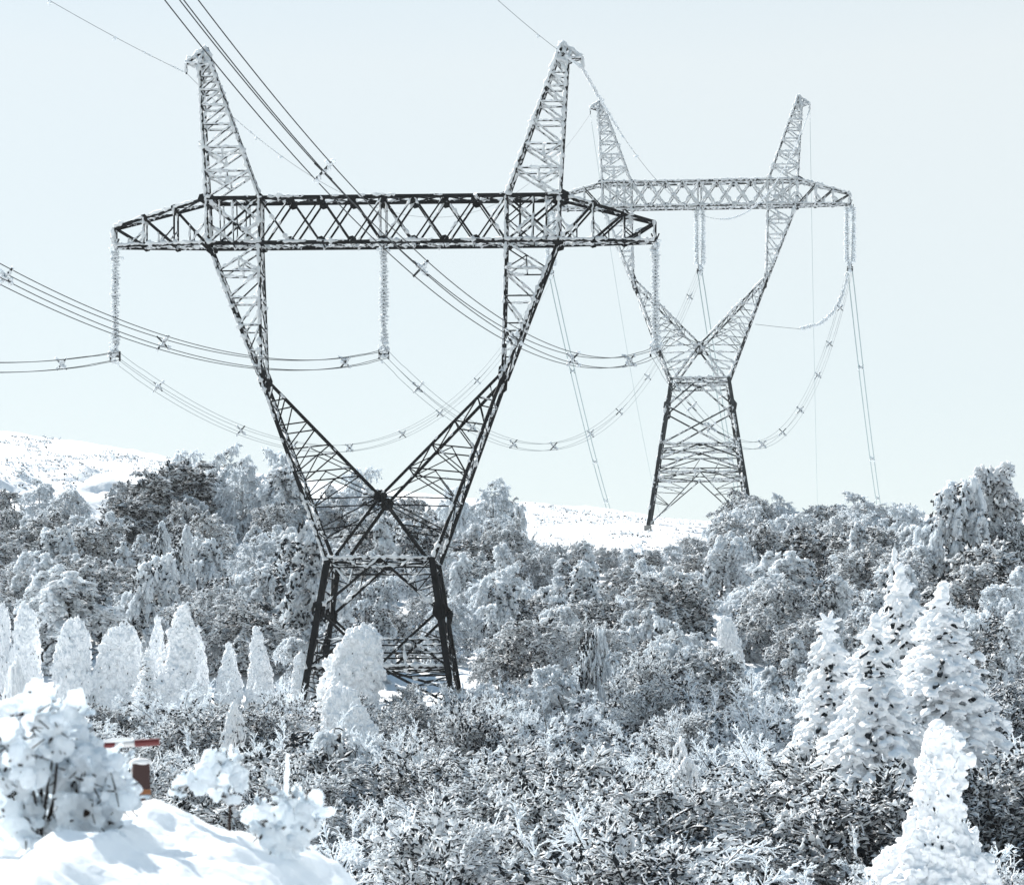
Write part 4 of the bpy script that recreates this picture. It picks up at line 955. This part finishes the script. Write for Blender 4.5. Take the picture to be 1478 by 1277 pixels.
# skyline groups
hero(DK, 262, 660, 188, 110, 'highest dark evergreen rounded against snowy hill at upper left', 'tree')
hero(DK, 222, 676, 185, 95, 'dark evergreen just left of the highest dark one', 'tree')
hero(DK, 190, 712, 181, 95, 'dark evergreen at left foot of the dark evergreen clump', 'tree')
hero(FE[0], 330, 640, 192, 90, 'tall feathery frosted tree just right of the dark evergreen', 'tree')
hero(FE[1], 378, 645, 190, 100, 'feathery frosted tree on skyline left of near pylon arm', 'tree')
hero(FE[1], 290, 648, 195, 90, 'feathery frosted tree rising behind the dark evergreen', 'tree')
hero(BR[1], 412, 668, 184, 90, 'pale weeping tree beside left arm of near pylon', 'tree')
hero(FE[0], 350, 655, 186, 80, 'frosted tree with bright gap beneath, skyline left', 'tree')
hero(FE[1], 540, 672, 196, 90, 'feathery tree seen through the near pylon fork', 'tree')
hero(FE[0], 478, 700, 190, 80, 'feathery tree behind left lower arm of near pylon', 'tree')
hero(FE[0], 712, 688, 186, 95, 'lone feathery frosted tree on crest right of near pylon', 'tree')
hero(FE[1], 672, 700, 184, 70, 'feathery tree touching right lower arm of near pylon', 'tree')
hero(BR[0], 745, 728, 176, 30, 'small frosted bush right of the lone feathery crest tree', 'bush')
hero(FE[0], 1075, 722, 185, 130, 'feathery frosted tree at right foot of far pylon', 'tree')
hero(FE[0], 1240, 708, 180, 110, 'feathery frosted tree where the pale cable meets the skyline', 'tree')
hero(FE[1], 1160, 738, 178, 100, 'low feathery tree midway along right skyline', 'tree')
hero(FE[1], 1310, 728, 175, 90, 'feathery tree left of the tall right skyline tree', 'tree')
hero(BR[0], 1398, 672, 150, 150, 'tallest frosted tree breaking the skyline at right', 'tree')
hero(BR[1], 1375, 690, 147, 110, 'weeping frosted tree leaning on the tallest right one', 'tree')
hero(FE[2], 1432, 705, 149, 90, 'lacy frosted tree just right of the tallest right one', 'tree')
hero(BR[4], 1462, 745, 148, 90, 'frosted tree at right edge below the tallest one', 'tree')
hero(DK, 1215, 764, 157, 90, 'smaller dark evergreen right of the middle one on right slope', 'tree')
hero(DK, 1165, 760, 159, 95, 'dark evergreen in the middle of right slope', 'tree')
hero(DK, 1420, 775, 140, 110, 'dark evergreen beneath the tallest right skyline tree', 'tree')
hero(DK, 680, 775, 165, 120, 'dark evergreen right of the near pylon waist', 'tree')
hero(SH[2], 850, 905, 105, 60, 'thin upright white shrub rising above the thicket, centre', 'bush')
hero(CK['dome'], 1058, 888, 121, 44, 'small snow-capped conifer poking over thicket right of centre')

for a in [(BEND[0], 740, 1165, 62, 100, 'bent white sapling arching over low thicket, left of bottom centre'), (BEND[1], 925, 1192, 58, 120, 'bent white sapling with hanging tassels at bottom centre'),
          (BEND[0], 838, 1072, 76, 100, 'bent white sapling arching in middle of the thicket'), (BEND[1], 990, 1062, 78, 90, 'bent white sapling right of the middle arching one'),
          (BEND[0], 350, 1010, 82, 90, 'bent white sapling left below near pylon'), (BEND[1], 905, 1140, 68, 80, 'snow-weighted sapling bowed over above bottom centre'),
          (BEND[0], 600, 1190, 60, 110, 'bent white sapling low in thicket below near pylon'), (BEND[1], 1010, 1090, 72, 90, 'bowed sapling left of the right conifer group')]:
    hero(*a[:5], a[5], 'sapling', group='bent saplings in the thicket')
for i, (px, top, Y, wd) in enumerate([(552, 1002, 104, 74), (585, 985, 106, 70), (618, 992, 105, 76), (655, 982, 106, 80), (695, 972, 107, 86), (735, 965, 108, 80), (600, 1010, 100, 90), (665, 1003, 100, 90), (545, 1030, 98, 80), (430, 985, 107, 60), (402, 975, 109, 60), (720, 1000, 101, 84), (778, 972, 104, 80),
                                   (870, 955, 108, 90), (915, 948, 110, 90), (960, 950, 109, 90), (1005, 945, 109, 90), (1050, 940, 108, 84), (825, 962, 106, 80)]):
    near = ['right of the domed conifer', 'under the near pylon, left of its right legs', 'just left of near pylon right foot', 'hiding near pylon right foot', 'just right of near pylon right foot', 'two shrubs right of near pylon foot', 'in second row below near pylon', 'in second row below near pylon right foot', 'beside the low domed conifer',
            'hiding near pylon left foot', 'left of near pylon left foot', 'in second row right of near pylon', 'on thicket top, a little right of near pylon', 'on thicket top at centre gap', 'on thicket top, right of the centre gap', 'on thicket top below far pylon left foot', 'on thicket top below far pylon', 'on thicket top below the small snow-capped conifer', 'on thicket top just left of thin upright white shrub'][i]
    hero([TW[0], SH[4], TW[2], TW[1], TW[0]][i % 5], px, top, Y, wd, 'frosted shrub '+near, 'bush', group='snowy shrubs of the thicket')
# landmark words for the rest
XW = [(0, 'at left edge'), (95, 'above left conifers'), (190, 'left of snow pillars'), (270, 'by snow pillars'), (345, 'right of snow pillars'), (420, 'left of near pylon'),
      (500, 'at near pylon left leg'), (575, 'between near pylon legs'), (655, 'at near pylon right leg'), (720, 'right of near pylon'), (800, 'left of centre gap'), (870, 'in the centre gap'), (940, 'below far pylon left foot'),
      (1010, 'below far pylon'), (1080, 'below far pylon right foot'), (1150, 'right of far pylon'), (1220, 'above star-topped spruce'), (1290, 'above conifer group'), (1360, 'beside tall right tree'), (1450, 'at right edge')]
XW2 = [(0, 'at left edge'), (120, 'behind red barrier'), (240, 'right of red barrier'), (330, 'above foreground snow bank'), (430, 'below near pylon left leg'), (520, 'below domed conifer'),
       (600, 'below near pylon'), (680, 'below near pylon right leg'), (760, 'left of centre'), (850, 'at centre'), (940, 'right of centre'), (1030, 'below far pylon'), (1110, 'left of right conifers'), (1190, 'below star-topped spruce'),
       (1260, 'left of bottle conifer'), (1340, 'behind bottle conifer'), (1430, 'right of bottle conifer'), (1500, 'at right edge')]
YW = [(0, 'at bottom of picture'), (62, 'in lowest thicket'), (70, 'in low thicket'), (78, 'in mid thicket'), (86, 'in upper thicket'), (94, 'along thicket top'), (103, 'level with near pylon feet'), (113, 'just behind near pylon'), (123, 'on lower slope'),
      (133, 'on middle slope'), (143, 'on upper middle slope'), (153, 'on upper slope'), (163, 'high on slope'), (175, 'near the skyline'), (190, 'at the skyline')]
used = {}
def auto_label(pi_, px, Y, sc):
    p = PROTO[pi_]; tbl = XW if Y > 100 else XW2
    xw = min(tbl, key=lambda a: abs(a[0]-px))[1]; yw = [w_ for y_, w_ in YW if y_ <= Y][-1]
    size = 'small' if sc < .82 else 'tall' if sc > 1.12 else 'medium'
    kind = 'shrub' if p['name'] == 'snowy_shrub' else 'tree'
    s = '%s %s %s %s, %s' % (size, p['look'], kind, yw, xw)
    if s in used:
        for alt in ('wider-crowned', 'narrow-crowned', 'leaning', 'denser', 'paler', 'lower'):
            s2 = '%s %s' % (alt, s)
            if s2 not in used: s = s2; break
    used[s] = 1
    return s
# fill the slope
def free(x, y, r):
    for (a, b, c) in placed:
        if (x-a)**2+((y-b)*.8)**2 < (c*.55+r)**2: return False
    return True
def open_snow(px, Y, x):
    if Y > 180 and 735 < px < 1030: return True
    if Y > 174 and 820 < px < 1000: return True
    if Y > 188 and px < 165: return True
    if Y > 205: return True
    return False
rr_ = random.Random(21)
trees = []
Y = 200.
while Y > 100:
    half = 800/F*Y; n = int(2*half/3.7)
    for i in range(n):
        x = -half+(i+rr_.random())*2*half/n; y = Y+rr_.uniform(-2.2, 2.2); px = CX+F*x/y
        if px < -60 or px > 1540 or open_snow(px, y, x): continue
        if abs(x-x1) < 3.2 and y < D1+4 and y > D1-5: continue
        if not free(x, y, .9): continue
        g_ = fbm(np.array([[x, y, 0.]]), .06, 2)[0]
        pool = [BR[0], BR[1], BR[2], BR[3], BR[4], BR[5], BR[6], BR[1], BR[3], BR[5], SH[2]]+([BR[2], BR[4], BR[6]] if g_ > .1 else [BR[6], BR[0], BR[1]])+[FE[2], FE[3], FE[2], FE[3], FE[2], FE[0]]+([FE[0], FE[1], FE[0]] if y > 165 else [])
        pi_ = rr_.choice(pool)
        sc = rr_.uniform(.62, 1.08)*(.8 if y > 170 else 1)
        if y < 125: sc *= .8
        if y < 116 and px < 700: sc *= .6
        if y < 120 and px < 425: continue
        if 740 < px < 1030 and y > 145: sc *= float(np.interp(y, [145, 182], [.8, .42]))
        if 430 < px < 700 and y < 135: sc *= .75
        trees.append((pi_, x, y, sc, px)); placed.append((x, y, 1.1))
    Y -= 4.4
print('slope trees', len(trees))
for pi_, x, y, sc, px in trees:
    place(pi_, x, y, float(ground(x, y))-.1, sc, rr_.uniform(0, 6.28), auto_label(pi_, px, y, sc), 'tree' if PROTO[pi_]['name'] != 'snowy_shrub' else 'bush', 'frosted trees crowding the slope', rr_.uniform(.85, 1.2), (rr_.uniform(-.08, .08), rr_.uniform(-.08, .08)))
shr = []
Y = 99.
while Y > 50:
    half = 790/F*Y; n = int(2*half/2.15)
    for i in range(n):
        x = -half+(i+rr_.random())*2*half/n; y = Y+rr_.uniform(-1.3, 1.3); px = CX+F*x/y
        if not free(x, y, .35): continue
        if y > 92 and 425 < px < 690 and rr_.random() < .12: continue
        if px < 330 and y < 62: continue
        if px > 1385 and y < 62: continue
        pool = SH+[SH[1], SH[3], SH[2]]+(TW*9 if (y > 80 and 520 < px < 1180) or (y > 72 and 900 < px < 1120) else TW*3+[SH[3], SH[1], SH[3], DKS, SH[4]]*(2 if y < 80 else 1))+([BR[1]] if rr_.random() < .25 else [])
        if px < 420 and y > 85: pool = pool+[BR[1], BR[4]]
        pi_ = rr_.choice(pool); sc = rr_.uniform(.5, 1.3)*(.62 if pi_ == BR[1] or pi_ == BR[4] else 1)
        if px < 420 and y > 88: sc *= .8
        if y > 88 and 425 < px < 700: sc *= .72
        shr.append((pi_, x, y, sc, px)); placed.append((x, y, .5))
    Y -= 2.9
print('thicket shrubs', len(shr))
for pi_, x, y, sc, px in shr:
    place(pi_, x, y, float(ground(x, y))-.1, sc, rr_.uniform(0, 6.28), auto_label(pi_, px, y, sc), 'bush', 'snowy shrubs of the thicket', rr_.uniform(.9, 1.25), (rr_.uniform(-.12, .12), rr_.uniform(-.12, .12)))

# scrub tufts on the open hill
def scrub():
    R = np.random.default_rng(5); mb = MB(); P = []
    for k in range(1900):
        if R.random() < .62: px = R.uniform(-20, 250); Y = R.uniform(195, 268)
        else: px = R.uniform(740, 1030); Y = R.uniform(178, 262)
        x = (px-CX)/F*Y
        if fbm(np.array([[x, Y*.5, 0]]), .16, 2)[0] < (-.15 if px < 260 and Y < 225 else .05): continue
        n = R.integers(3, 11); s = R.uniform(.08, .36)
        z = float(ground(x, Y)); c = np.array([x, Y, z])
        q = c+R.normal(size=(n, 3))*np.array([s*1.6, s, s*.35]); q[:, 2] = np.abs(q[:, 2]-z)+z
        P.append((q, s))
    C_ = np.concatenate([q for q, s in P]); S_ = np.concatenate([np.full(len(q), s) for q, s in P])*R.uniform(.2, .55, sum(len(q) for q, s in P))
    blobs(mb, C_, np.stack([S_, S_*.8, S_*.7], 1), None, sub=1, m=0, jit=.5, smooth=False, R=R)
    tag(mb.obj('hill_scrub', [LEAF]), 'low scrub tufts poking through snow on the open hillside', 'scrub', kind='stuff')
scrub()

# ------------------------------------------------------------------ foreground
def snow_sapling(seed, name, base, pts, dark_n, label, spikes=(), sizes=(.05, .12), nlump=6):
    """sapling buried under thick soft snow: lumps follow real branches"""
    R = np.random.default_rng(seed); root = empty(name, base); br = MB(); sn = MB()
    base = np.array(base)
    for (px, py, Yp, r) in pts:
        tgt = at(px, py, Yp)-base; st = np.array([R.normal()*.03, R.normal()*.03, 0])
        mid = (tgt*.5+np.array([0, 0, .06]))+R.normal(size=3)*.03
        path = np.array([(1-u)**2*st+2*u*(1-u)*mid+u*u*tgt for u in np.linspace(0, 1, 8)])
        if R.random() < .12 or len(br.v) < 4: polytube(br, path, np.linspace(.010, .004, 8), 5)
        k = nlump
        c = tgt+R.normal(size=(k, 3))*r*.55; s = r*R.uniform(.45, .95, k)
        Dr = (tgt-st)[None]+R.normal(size=(k, 3))*.25
        blobs(sn, c, np.stack([s*1.3, s, s*.75], 1), Dr, sub=3, m=0, jit=0, R=R)
        for q in range(5):
            d = R.normal(size=3); d /= np.linalg.norm(d); polytube(br, [tgt, tgt+d*r*1.5], [.005, .003], 4)
    # fuse and roughen the snow
    spare = sn; V, Ff = remesh(spare, .0075, .017, 17.); sn = MB(); sn.add(V, Ff)
    for (px, py, Yp, r) in pts:
        tgt = at(px, py, Yp)-base; out = tgt-np.array([0, 0, tgt[2]*.5]); out /= np.linalg.norm(out)
        for q in range(3):
            d = out+R.normal(size=3)*.7+np.array([0, 0, .25]); d /= np.linalg.norm(d); L = r*R.uniform(1.1, 2.0)
            B = droop_path(tgt, d, L, 5, .3, R, .15); polytube(sn, B, np.linspace(.011, .005, 6)*R.uniform(.7, 1.4, 6), 6)
            k3 = 3; w3 = R.integers(1, 6, k3); blobs(sn, B[w3], R.uniform(.008, .018, (k3, 3)), None, sub=1, jit=.25, R=R)
    for (px, py0, py1, Yp, r) in spikes:
        a, b = at(px, py1, Yp)-base, at(px+3, py0, Yp)-base
        polytube(sn, np.array([lerp(a, b, u)+R.normal(size=3)*.002 for u in np.linspace(0, 1, 12)]), np.linspace(r*1.3, r*.7, 12)*R.uniform(.8, 1.2, 12), 8)
    k = dark_n; 
    if k:
        C_ = V[R.integers(0, len(V), k)]; s = R.uniform(.006, .017, k)
        blobs(br, C_, np.stack([s*1.8, s, s*.6], 1), None, sub=1, jit=.4, R=R)
    br.obj('stem', BARKD, root); sn.obj('snow_load', SNOWS, root)
    tag(root, label, 'sapling'); return root
BARKD = laden_mat('dark_stem', (.022, .014, .011), lo=.6, hi=1.1, amp=.8, scale=14)
R = np.random.default_rng(77)
pts = []
for k in range(190):
    px = R.uniform(-20, 188); py = R.uniform(1030, 1212)
    if px > 118 and py < 1098: continue
    if px > 175 and py > 1160: continue
    if px < 70 and py > 1120 and R.random() < .35: continue
    if (px-60)/130 > 1.1 or (py-1005) < abs(px-60)*.25: continue
    pts.append((px, py, 11.3+R.normal()*.22, R.uniform(.035, .075)))
pts += [(60, 1012, 11.3, .05), (75, 1022, 11.3, .07), (40, 1030, 11.3, .07), (100, 1040, 11.3, .08), (20, 1035, 11.2, .07), (65, 1045, 11.3, .09), (170, 1112, 11.3, .04), (186, 1088, 11.3, .014), (176, 1094, 11.3, .018), (-30, 1060, 11.3, .1)]
bx = at(60, 1215, 11.4); bx[2] = bank_z(bx[0], bx[1])-.02
snow_sapling(1, 'snowy_sapling', bx, pts, 130, 'largest foreground sapling smothered in soft snow, bottom left corner', nlump=4)
# dark bare stems showing through at its left
pts = [(345, 1095, 12, .025), (300, 1115, 12, .06), (320, 1105, 12, .06), (340, 1120, 12, .05), (275, 1130, 12, .05), (262, 1138, 12, .035), (312, 1135, 12, .05), (328, 1148, 12, .04), (350, 1130, 12, .035), (290, 1125, 12, .05), (305, 1098, 12, .04)]
bx = at(330, 1200, 12.2); bx[2] = bank_z(bx[0], bx[1])-.02
snow_sapling(2, 'snowy_sapling', bx, pts, 14, 'small sapling tip with leaf-shaped snow clump, between the other two', spikes=[(330, 1075, 1105, 12, .012)], nlump=5)
pts = [(375, 1165, 12, .05), (372, 1185, 12, .05), (380, 1200, 12, .055), (400, 1190, 12, .06), (420, 1180, 12, .05), (440, 1160, 12, .05), (455, 1165, 12, .045), (455, 1185, 12, .045), (435, 1195, 12, .06), (415, 1210, 12, .06), (395, 1220, 12, .06), (430, 1218, 12, .05),
       (395, 1143, 12, .02), (425, 1143, 12, .02), (405, 1150, 12, .025), (388, 1130, 12, .015), (412, 1160, 12, .03)]
bx = at(405, 1240, 12.2); bx[2] = bank_z(bx[0], bx[1])-.02
snow_sapling(3, 'snowy_sapling', bx, pts, 22, 'snowy sapling with one thin upright spike, right end of snow bank', spikes=[(412, 1087, 1165, 12, .013), (395, 1128, 1150, 12, .01), (425, 1132, 1150, 12, .01)], nlump=5)

# red and white barrier pole and its box
Yb = 15.
root = empty('barrier_gate', at(-120, 1140, Yb))
a = at(-160, 1097, Yb); b = at(230, 1070, Yb); org = np.array(root.location)
def seg(name, u0, u1, r, m):
    mb = MB(); polytube(mb, [lerp(a, b, u0)-org, lerp(a, b, u1)-org], r, 16, smooth=True)
    bars(mb, [lerp(a, b, u0)-org], [lerp(a, b, u0)-org+(b-a)*.0005], r, sides=8); bars(mb, [lerp(a, b, u1)-org-(b-a)*.0005], [lerp(a, b, u1)-org], r, sides=8)
    return mb.obj(name, m, root)
xs_ = [-160, -100, -60, -20, 13, 44, 80, 110, 133, 167, 195]
for i in range(len(xs_)-1):
    seg('red_band' if i % 2 == 0 else 'white_band', (xs_[i]+160)/390, (xs_[i+1]+160)/390, .020, RED if i % 2 == 0 else WHITE)
seg('end_sleeve', 355/390, 1, .025, RED)
mb = MB(); box(mb, (0, 0, -.6), (.12, .12, 1.7)); mb.obj('post', DKRED, root)
mb = MB(); pp_ = np.array([lerp(a, b, u)-org+np.array([0, 0, .028]) for u in np.linspace(0, .9, 40)]); polytube(mb, pp_, .018*(.5+.6*np.abs(fbm(pp_, 9, 2))), 7); mb.obj('snow_ridge', SNOWF, root)
tag(root, 'red and white striped barrier pole behind the largest snowy sapling', 'barrier')
c = at(203, 1120, Yb); root = empty('box_post', (c[0], c[1], -1.2)); lc = c-np.array(root.location)
mb = MB(); box(mb, lc, (.115, .115, .17), 0, .25); mb.obj('box', DKRED, root)
mb = MB(); box(mb, lc-np.array([0, 0, .105]), (.125, .125, .035), 0, .25); mb.obj('wooden_rim', WOOD, root)
mb = MB(); blobs(mb, [lc+np.array([0, 0, .095])], [[.075, .07, .03]], [[1., 0, 0]], sub=3, jit=.04); blobs(mb, [lc+np.array([-.06, -.04, -.02])], [[.02, .02, .05]], [[1., 0, 0]], sub=2, jit=.1); mb.obj('snow_cap', SNOWF, root)
mb = MB(); box(mb, (lc[0], lc[1]+.01, (lc[2]-.125)/2-.6), (.05, .05, lc[2]-.125+1.2)); mb.obj('post', DKRED, root)
tag(root, 'small dark red box with snow cap on a post under the barrier end', 'box')
hz, t_, b_ = mat('ice_haze', (1, 1, 1)); t_.nodes.remove(b_)
vp = t_.nodes.new('ShaderNodeVolumePrincipled'); vp.inputs['Color'].default_value = (.93, .97, 1, 1); vp.inputs['Density'].default_value = .00012; vp.inputs['Anisotropy'].default_value = .0
t_.links.new(vp.outputs[0], t_.nodes['Material Output'].inputs['Volume'])
mb = MB(); box(mb, (0, 1960, 10), (14000, 4240, 110)); tag(mb.obj('haze', hz), None, None, kind='stuff')
print('objects', len(bpy.data.objects))
